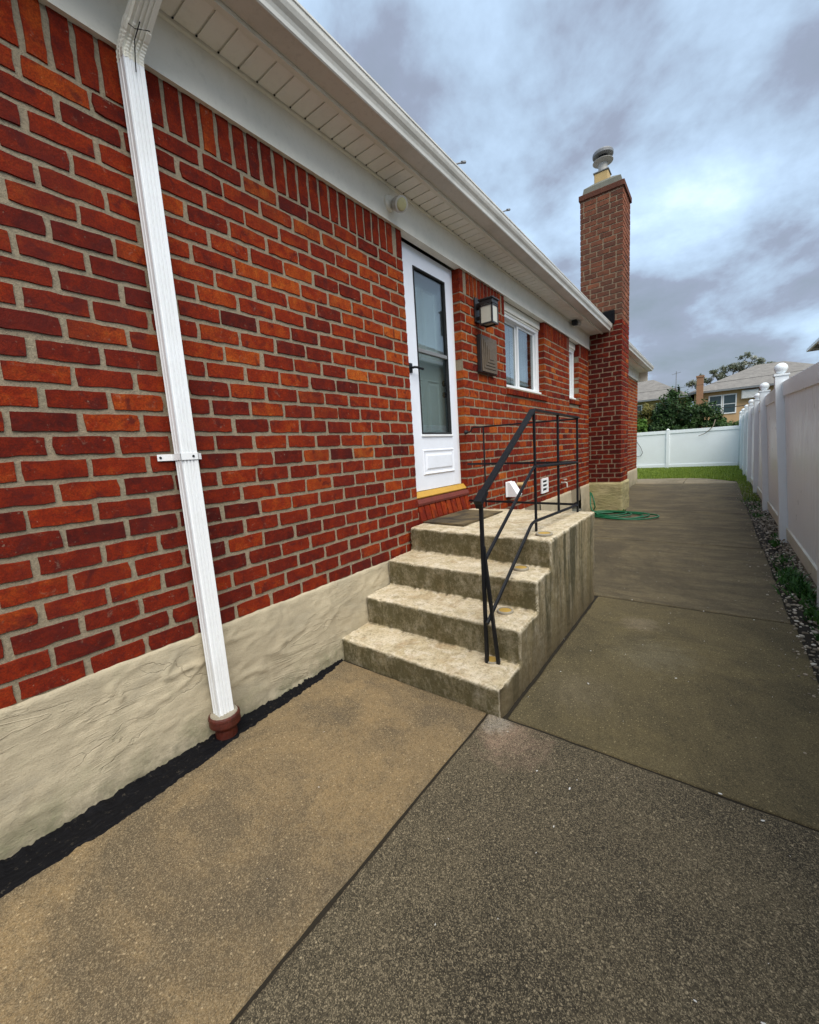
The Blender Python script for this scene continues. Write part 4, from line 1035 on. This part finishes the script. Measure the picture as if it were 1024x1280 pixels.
setprops(pymesh('door_mat', vs_, fs, 'mat', None), 'worn dark rubber door mat on the stoop landing', 'mat')

# ------------------------------------------------------------------ garden hose
hp = []
def loop(cx, cy, rx_, ry, a0, a1, z, n=26, wob=0.02):
    for i in range(n):
        a = a0 + (a1 - a0) * i / n
        hp.append((cx + rx_ * math.cos(a) + wob * math.sin(a * 3.1), cy + ry * math.sin(a) + wob * math.cos(a * 2.3), z + 0.006 * math.sin(a * 1.7)))
hp += [(0.13, 8.22, 0.42), (0.15, 8.15, 0.34), (0.17, 8.05, 0.22), (0.22, 7.95, 0.12), (0.35, 7.85, 0.05)]
T2 = 2 * math.pi
loop(0.62, 8.05, 0.40, 0.30, -2.4, T2 - 2.4, 0.022); loop(0.72, 7.98, 0.55, 0.34, -2.4, T2 - 2.6, 0.034); loop(0.50, 8.05, 0.34, 0.26, -2.6, T2 - 2.2, 0.046); loop(0.66, 8.10, 0.45, 0.36, -2.2, T2 - 2.5, 0.030)
loop(0.45, 8.10, 0.30, 0.24, -2.5, 3.0, 0.058)
hp += [(0.24, 8.10, 0.16), (0.20, 8.16, 0.30), (0.14, 8.25, 0.40)]
setprops(MB().tube(hp, 0.0125, 8).build('garden_hose', 'hose', None, smooth=True), 'green garden hose coiled on the concrete at the chimney foot', 'hose')

# ------------------------------------------------------------------ side fence
PY = [-0.90, 1.65, 4.20, 6.81, 9.36, 11.93, 14.5, 17.05, 19.6, 21.75]
LEAN = [(1.7, 0.06), (4.20, 0.085), (6.81, 0.140), (9.36, 0.125), (11.93, 0.065), (14.5, 0.05), (17.05, 0.04), (22, 0.02)]
TOP = [(1.7, 1.95), (4.2, 1.985), (6.81, 2.03), (9.36, 2.04), (11.93, 2.05), (14.5, 2.08), (22, 2.08)]
def lean(p):
    p = Vector(p); return Vector((p.x - interp(LEAN, p.y) * p.z / 2.0, p.y, p.z))
FX = 2.708
sf = thing('vinyl_fence', 'tall white vinyl privacy fence with ball capped posts along the gravel strip', 'fence', (2.8, 11.5, 0))
for y in PY:
    h = interp(TOP, y)
    pb = MB().box(FX, FX + 0.127, y, y + 0.127, -0.05, h - 0.02, 0.004, lean).build('post', 'vinyl', sf)
    MB().box(FX - .010, FX + 0.137, y - .010, y + 0.137, h - 0.02, h + 0.004, 0.003, lean).build('cap_plate', 'vinyl', pb)
    c = lean((FX + .0635, y + .0635, h + .06)); prof = [(0.028, -.055), (0.030, -.045)] + [(0.066 * math.cos(a), 0.066 * math.sin(a) + .012) for a in [R(k) for k in range(-55, 90, 16)]]
    MB().lathe(c, prof, 18).build('cap_ball', 'vinyl', pb, smooth=True)
for y0, y1 in zip(PY, PY[1:]):
    a, b = y0 + .127, y1
    ta, tb = interp(TOP, y0) - .095, interp(TOP, y1) - .095
    def ln(p, a=a, b=b, ta=ta, tb=tb):
        p = Vector(p); t = (p.y - a) / (b - a)
        if p.z > 1.0: p.z += ta + (tb - ta) * t - 1.94
        return lean(p)
    MB().box(FX + .066, FX + .110, a + .001, b - .001, 1.770, 1.940, .005, ln).build('top_rail', 'vinyl', sf)
    MB().box(FX + .062, FX + .114, a + .001, b - .001, 0.005, 0.150, .006, ln).build('bottom_rail', 'vinyl_base', sf)
    # tongue and groove panel: real grooves between the boards
    nb = 15; w = (b - a) / nb; vs_, fs = [], []; prof = []
    for k in range(nb):
        s0 = a + k * w; prof += [(s0 + .0005, FX + .092), (s0 + .006, FX + .081), (s0 + w * .5, FX + .081), (s0 + w * .5 + .003, FX + .084), (s0 + w * .5 + .006, FX + .081), (s0 + w - .006, FX + .081), (s0 + w - .0005, FX + .092)]
    for (yy, xx) in prof:
        vs_ += [ln((xx, yy, 0.145)), ln((xx, yy, 1.775)), ln((xx + .02, yy, 0.145)), ln((xx + .02, yy, 1.775))]
    for k in range(len(prof) - 1): i = k * 4; fs += [[i, i + 1, i + 5, i + 4], [i + 2, i + 6, i + 7, i + 3]]
    pymesh('panel', vs_, fs, 'vinyl', sf)

bf = thing('vinyl_fence', 'lower plain white vinyl fence across the lawn end', 'fence', (-1, 21.6, 0))
BX = [-7.0, -4.6, -2.16, 0.24, 2.766]
for i, x in enumerate(BX[:-1]):
    pb = MB().box(x - .06, x + .06, 21.56, 21.68, -.05, 1.66, .004).build('post', 'vinyl', bf)
    MB().add([(x - .07, 21.55, 1.662), (x + .07, 21.55, 1.662), (x + .07, 21.69, 1.662), (x - .07, 21.69, 1.662), (x, 21.62, 1.73)], [[0, 1, 4], [1, 2, 4], [2, 3, 4], [3, 0, 4], [3, 2, 1, 0]]).build('post_cap', 'vinyl', pb)
for x0, x1 in zip(BX, BX[1:]):
    MB().box(x0 + .061, x1 - .061, 21.58, 21.66, 1.50, 1.64, .005).build('top_rail', 'vinyl', bf)
    MB().box(x0 + .061, x1 - .061, 21.58, 21.66, 0.02, 0.15, .005).build('bottom_rail', 'vinyl', bf)
    MB().box(x0 + .061, x1 - .061, 21.605, 21.635, 0.151, 1.499).build('panel', 'vinyl', bf)
setprops(MB().tube([(-1.05, 21.54, 1.35), (-.95, 21.53, 1.2), (-.80, 21.53, .95), (-.72, 21.53, .72), (-.80, 21.53, .58), (-1.0, 21.53, .55), (-1.3, 21.53, .6)], 0.012, 6).build('garden_wire', 'cable', None), 'thin dark cord looped on the far white fence', 'cord')
setprops(MB().tube([(1.35, 21.50, 1.32), (1.55, 21.50, 1.40), (1.70, 21.52, 1.52), (1.85, 21.6, 1.70), (1.9, 21.9, 1.95)], [.01, .012, .015, .016, .02], 6).build('hanging_twig', 'twig', None), 'bare brown twig drooping over the far white fence', 'twig')

# ------------------------------------------------------------------ gravel, weeds, grass, chips
rng = random.Random(21)
ico = [(0, 0, -1), (.894, 0, -.447), (.276, .851, -.447), (-.724, .526, -.447), (-.724, -.526, -.447), (.276, -.851, -.447), (.724, .526, .447), (-.276, .851, .447), (-.894, 0, .447), (-.276, -.851, .447), (.724, -.526, .447), (0, 0, 1)]
icf = [(0, 2, 1), (0, 3, 2), (0, 4, 3), (0, 5, 4), (0, 1, 5), (1, 2, 6), (2, 3, 7), (3, 4, 8), (4, 5, 9), (5, 1, 10), (1, 6, 10), (2, 7, 6), (3, 8, 7), (4, 9, 8), (5, 10, 9), (6, 7, 11), (7, 8, 11), (8, 9, 11), (9, 10, 11), (10, 6, 11)]
gm = MB()
for i in range(6000):
    y = -0.6 + 15.5 * rng.random() ** 1.5; spill = rng.random()
    x = rng.uniform(2.515, 2.84) if spill < .93 else 2.53 - abs(rng.gauss(0, .06))
    s = rng.uniform(.006, .017) if x > 2.53 else rng.uniform(.004, .010)
    z = rng.uniform(-.022, -.002) if x > 2.53 else 0.004
    a, b, c = s * rng.uniform(.7, 1.3), s * rng.uniform(.7, 1.3), s * rng.uniform(.5, .8); th = rng.uniform(0, 6.3); ct, st_ = math.cos(th), math.sin(th)
    gm.add([(x + (vx * a) * ct - (vy * b) * st_, y + (vx * a) * st_ + (vy * b) * ct, z + vz * c) for vx, vy, vz in ico], icf, rng.random() ** 1.5)
setprops(gm.build('gravel', 'gravel', None, tint=True), 'loose grey and tan gravel strip at the fence foot', 'gravel', kind='stuff')

def blades(mb, x, y, z, h, w, lean_, r, seg=2):
    th = r.uniform(0, 6.283); dx_, dy_ = math.cos(th), math.sin(th); px, py = -dy_ * w, dx_ * w
    l = lean_ * h
    mb.add([(x - px, y - py, z), (x + px, y + py, z), (x + px * .8 + dx_ * l * .35, y + py * .8 + dy_ * l * .35, z + h * .6), (x - px * .8 + dx_ * l * .35, y - py * .8 + dy_ * l * .35, z + h * .6), (x + dx_ * l, y + dy_ * l, z + h)],
           [[0, 1, 2, 3], [3, 2, 4]], r.random())
gr = MB()
for i in range(26000):
    y = 14.0 + 7.5 * rng.random(); x = rng.uniform(-2.6, 2.75)
    if -0.95 < x < 2.5 and y < (16.03 if x < 1.3 else 14.25 + 1.8 * (1 - 0.78 * ((x - 1.3) / 1.2) ** 1.8)): continue
    if x < -.02 and y < 14.8: continue
    blades(gr, x, y, -.03, rng.uniform(.05, .10), rng.uniform(.004, .008), rng.uniform(.2, .7), rng)
for i in range(1400):
    blades(gr, rng.uniform(2.50, 2.74), rng.uniform(10.5, 14.6), -.03, rng.uniform(.03, .09), .005, .6, rng)
setprops(gr.build('grass', 'grass', None, tint=True), 'short green lawn in front of the far white fence', 'grass', kind='stuff')
wd = MB()
for (cx, cy, n, sp, hh) in ((2.64, 5.75, 45, .07, .06), (2.63, 5.1, 110, .10, .08), (2.64, 4.75, 130, .10, .09), (2.66, 4.5, 120, .09, .09), (2.60, 4.95, 60, .07, .06), (2.67, 4.05, 70, .07, .08), (2.68, 3.6, 60, .06, .07),
                         (2.64, 6.55, 40, .05, .07), (2.68, 7.0, 30, .05, .05), (2.62, 8.7, 60, .12, .05), (2.62, 9.6, 70, .14, .05), (2.60, 10.6, 90, .16, .06), (0.62, 8.62, 40, .05, .09), (2.66, 2.6, 60, .1, .07)):
    for i in range(n):
        x, y = cx + rng.gauss(0, sp * .5), cy + rng.gauss(0, sp * 1.4)
        if x > 2.72: x = 2.70
        blades(wd, x, y, -.02, rng.uniform(.4, 1.1) * hh, rng.uniform(.005, .012), rng.uniform(.4, 1.5), rng)
setprops(wd.build('weeds', 'weed', None, tint=True), 'low green weeds growing in the gravel along the fence', 'weeds', kind='stuff')
ch = MB()
chips = [(1.90, 0.80), (2.05, 1.02), (2.18, 1.06), (2.16, .98), (1.62, 1.30), (1.48, 1.52), (1.62, 1.5), (2.22, 1.72), (2.1, 1.78), (1.5, 2.3), (1.9, 2.6), (1.42, 2.7), (1.33, 2.35), (1.8, 3.4), (2.0, 3.77), (1.5, 3.79), (2.3, 3.74), (0.75, 0.95), (0.9, 0.6), (0.5, 1.2)]
for k in range(70): chips.append((rng.uniform(1.15, 2.5), rng.uniform(.4, 6.0)))
for k in range(25): chips.append((rng.uniform(2.30, 2.52), rng.uniform(3.2, 6.0)))
for i, (x, y) in enumerate(chips):
    s = rng.uniform(.0035, .0065) if i < 17 else rng.uniform(.0012, .0032); th = rng.uniform(0, 6.3); ct, st_ = math.cos(th), math.sin(th)
    ch.add([(x + vx * s * 1.3 * ct - vy * s * .6 * st_, y + vx * s * 1.3 * st_ + vy * s * .6 * ct, .005 + vz * s * .35) for vx, vy, vz in ico], icf)
setprops(ch.build('paint_chips', 'debris', None), 'tiny white chips scattered on the driveway', 'chips', kind='stuff')

# ------------------------------------------------------------------ shrubs and trees
def leaves(mb, c, rad, n, size, r, shell=0.55, tb=0.5):
    cx, cy, cz = c; off = Vector((r.uniform(0, 50), r.uniform(0, 50), r.uniform(0, 50)))
    k = 0
    while k < n:
        d = Vector((r.gauss(0, 1), r.gauss(0, 1), r.gauss(0, 1))).normalized()
        lump = 0.80 + 0.45 * noise.noise(d * 1.7 + off) + 0.25 * noise.noise(d * 4.5 + off)
        q = (shell + (1 - shell) * r.random() ** 0.6) * lump
        p = Vector((cx + d.x * rad[0] * q, cy + d.y * rad[1] * q, cz + d.z * rad[2] * q))
        if noise.noise(p * 2.6 + off) < -0.10: k += 0.25; continue
        if p.z < 0.05: k += .3; continue
        nrm = (d + Vector((r.gauss(0, .6), r.gauss(0, .6), r.gauss(0, .6) + .4))).normalized(); u = nrm.orthogonal().normalized(); u.rotate(Matrix.Rotation(r.uniform(0, 6.3), 3, nrm)); w = nrm.cross(u)
        s = size * r.uniform(.6, 1.35)
        mb.add([p - u * s, p + w * s * .42 - u * s * .1, p + u * s, p - w * s * .42 - u * s * .1], [[0, 1, 2, 3]], min(1, max(0, tb + .32 * noise.noise(p * 1.3 + off) + r.gauss(0, .14))))
        k += 1
def shrub(label, base, clumps, mat, n, size, seed, tb=.5, name='shrub', cat='shrub', group='shrubs behind the far fence'):
    r = random.Random(seed); t = thing(name, label, cat, base, group)
    st_ = MB()
    for (c, rad) in clumps:
        b = Vector(base); e_ = Vector(c); mid = (b + e_) / 2 + Vector((r.uniform(-.15, .15), r.uniform(-.1, .1), 0))
        st_.tube([b - Vector((0, 0, .05)), mid, e_], [.05, .035, .012], 6)
        for k in range(4):
            d = Vector((r.uniform(-1, 1) * rad[0], r.uniform(-1, 1) * rad[1], r.uniform(-.2, .9) * rad[2])) * .8
            st_.tube([mid.lerp(e_, .5), e_ + d * .5, e_ + d], [.02, .012, .005], 5)
    st_.build('stem', 'bark', t)
    m = MB()
    for (c, rad) in clumps: leaves(m, c, rad, n, size, r, .45, tb)
    m.build('foliage', mat, t, tint=True)
    return t
shrub('tall dark green bushy shrub behind the far white fence', (0.35, 24.2, 0), [((.2, 24.2, 2.5), (.85, .8, 1.25)), ((-.25, 24.3, 2.3), (.6, .6, .9)), ((.8, 24.3, 2.2), (.8, .7, .9)), ((.25, 24.2, 3.45), (.22, .22, .5))], 'leaf', 2600, .075, 3, .45)
shrub('rounded dark green shrub in front of the tan house wall', (1.6, 24.4, 0), [((1.45, 24.4, 2.25), (.8, .6, .85)), ((2.0, 24.4, 1.7), (.55, .5, .55)), ((1.2, 24.2, 1.6), (.7, .6, .6))], 'leaf', 2200, .07, 4, .42)
shrub('yellowing shrub beside the grey roofed house', (-1.1, 24.6, 0), [((-1.0, 24.6, 2.4), (.45, .5, .85)), ((-.75, 24.5, 1.9), (.5, .5, .6))], 'leaf_yellow', 1500, .07, 5, .5)
shrub('bright lime green shrub just above the far white fence', (-1.15, 23.0, 0), [((-1.1, 23.0, 1.85), (.45, .4, .55)), ((-1.5, 23.0, 1.7), (.5, .4, .5))], 'leaf_bright', 1300, .085, 6, .55)
shrub('dull green bush with rusty tips behind the fence post', (-.55, 24.9, 0), [((-.6, 24.9, 2.1), (.6, .5, .8)), ((-.2, 24.9, 1.6), (.6, .5, .6))], 'leaf', 2000, .07, 14, .62)
shrub('small grey green shrub at the side fence corner', (2.65, 25.0, 0), [((2.6, 25.0, 1.55), (.45, .45, .55))], 'leaf', 1200, .06, 8, .65)
shrub('deep green hedge shrub low behind the far fence', (-.35, 23.6, 0), [((-.45, 23.7, 1.5), (.8, .5, .7)), ((.5, 23.4, 1.4), (.8, .5, .6))], 'leaf', 2000, .07, 9, .3)
# tree beyond the tan house
r = random.Random(11); t = thing('tree', 'sparse tree with painted leaf highlights rising behind the tan house roof', 'tree', (2.6, 46, 0))
tk = MB(); tk.tube([(2.6, 46, -.1), (2.65, 46, 2), (2.5, 46, 4.2)], [.22, .18, .14], 8)
tips = []
for (ex, ez) in ((-.1, 5.9), (.8, 6.3), (1.4, 6.7), (2.2, 7.0), (3.0, 7.2), (3.7, 7.6), (4.2, 7.4), (4.7, 6.7), (5.2, 6.8), (3.4, 6.7), (1.9, 6.4), (0.3, 5.6)):
    ey = 46 + r.uniform(-.9, .9); e_ = Vector((ex, ey, ez)); a = Vector((2.5, 46, 4.1)); mid = a.lerp(e_, .55) + Vector((0, 0, .25))
    tk.tube([a, mid, e_], [.09, .05, .015], 6); tips += [e_, mid.lerp(e_, .6)]
    for k in range(3):
        s_ = mid.lerp(e_, r.uniform(.2, .9)); q = s_ + Vector((r.uniform(-.6, .6), r.uniform(-.5, .5), r.uniform(.1, .6))); tk.tube([s_, q], [.02, .006], 5); tips.append(q)
tk.build('trunk', 'bark', t)
m = MB()
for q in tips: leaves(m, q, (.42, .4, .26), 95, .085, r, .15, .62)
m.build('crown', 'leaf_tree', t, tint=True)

# ------------------------------------------------------------------ neighbouring houses
def hip(mb, x0, x1, y0, y1, z, zr, rx0, rx1, ry):
    mb.add([(x0, y0, z), (x1, y0, z), (x1, y1, z), (x0, y1, z), (rx0, ry, zr), (rx1, ry, zr)], [[0, 1, 5, 4], [1, 2, 5], [2, 3, 4, 5], [3, 0, 4], [3, 2, 1, 0]]); return mb
def far_window(par, x0, x1, y, z0, z1):
    w = MB().box(x0 - .07, x0, y - .06, y, z0 - .07, z1 + .07).box(x1, x1 + .07, y - .06, y, z0 - .07, z1 + .07).box(x0, x1, y - .06, y, z1, z1 + .07).box(x0, x1, y - .06, y, z0 - .07, z0).box(x0, x1, y - .045, y, (z0 + z1) / 2 - .02, (z0 + z1) / 2 + .02).build('window', 'white', par)
    box('pane', 'farglass', w, x0, x1, y - .03, y - .01, z0, z1)
h = thing('neighbour_house', 'tan stucco house with grey hip roof and paired windows', 'house', (5, 40, 0), 'neighbouring houses')
box('wall', 'tanstucco', h, 0.55, 9.0, 36.2, 43, 0, 4.30)
hip(MB(), 0.2, 9.4, 35.75, 43.4, 4.33, 6.05, 4.0, 5.5, 39.5).build('roof', 'roof', h)
MB().box(.19, 9.41, 35.72, 35.80, 4.20, 4.327).build('fascia', 'metal', h)
far_window(h, 1.45, 2.08, 36.2, 2.75, 3.92); far_window(h, 2.24, 2.86, 36.2, 2.75, 3.92)
ac = box('window_air_conditioner', 'lightmetal', h, 3.15, 4.05, 35.9, 36.19, 3.55, 4.12, .02)
for k in range(6): box('grille_slat', 'white', ac, 3.2, 4.0, 35.885, 35.899, 3.61 + k * .08, 3.65 + k * .08)
cf_ = MB().box(.70, 1.08, 35.2, 35.7, 0, 5.25).box(.66, 1.12, 35.16, 35.74, 5.251, 5.36).build('chimney', 'farbrick', h)
h = thing('neighbour_house', 'ochre house with low grey hip roof behind the shrubs', 'house', (-4, 39, 0), 'neighbouring houses')
box('wall', 'yellowstucco', h, -9, 0.0, 36.6, 43, 0, 4.15)
hip(MB(), -9.4, 0.35, 36.0, 43.5, 4.22, 5.95, -5.0, -2.3, 39.0).build('roof', 'roof', h)
MB().box(-9.41, .36, 35.97, 36.05, 4.10, 4.217).build('fascia', 'metal', h)
far_window(h, -1.75, -.95, 36.6, 2.6, 3.85); far_window(h, -3.6, -2.8, 36.6, 2.6, 3.85)
MB().tube([(-.62, 37, 4.6), (-.62, 37, 6.1)], .025, 6).tube([(-.9, 37, 5.9), (-.34, 37, 6.0)], .015, 5).build('antenna', 'metal', h)
h = thing('neighbour_house', 'pale house beyond the side fence with dark roof corner', 'house', (8, 13, 0), 'neighbouring houses')
box('wall', 'yellowstucco', h, 4.75, 12, 7, 18.4, 0, 3.95)
hip(MB(), 4.30, 12.6, 6.4, 19.4, 3.95, 6.1, 8.2, 8.4, 12.5).build('roof', 'roof', h)
MB().box(4.28, 4.34, 6.4, 19.42, 3.86, 3.948).box(4.34, 12.6, 19.37, 19.42, 3.86, 3.948).build('fascia', 'white', h)

def cable(name, a, b, sag, label, rad=.014):
    a, b = Vector(a), Vector(b); pts = [a.lerp(b, i / 24) - Vector((0, 0, sag * 4 * (i / 24) * (1 - i / 24))) for i in range(25)]
    setprops(MB().tube(pts, rad, 6).build(name, 'cable', None), label, 'cable', 'overhead cables')
cable('overhead_cable', (-12, 27.2, 3.25), (14, 27.8, 3.35), .62, 'thick black overhead cable crossing low before the tan house windows', .020)
cable('overhead_cable', (-12, 28.4, 4.25), (14, 28.8, 4.6), .32, 'thin upper overhead wire crossing in front of the grey roofs', .009)
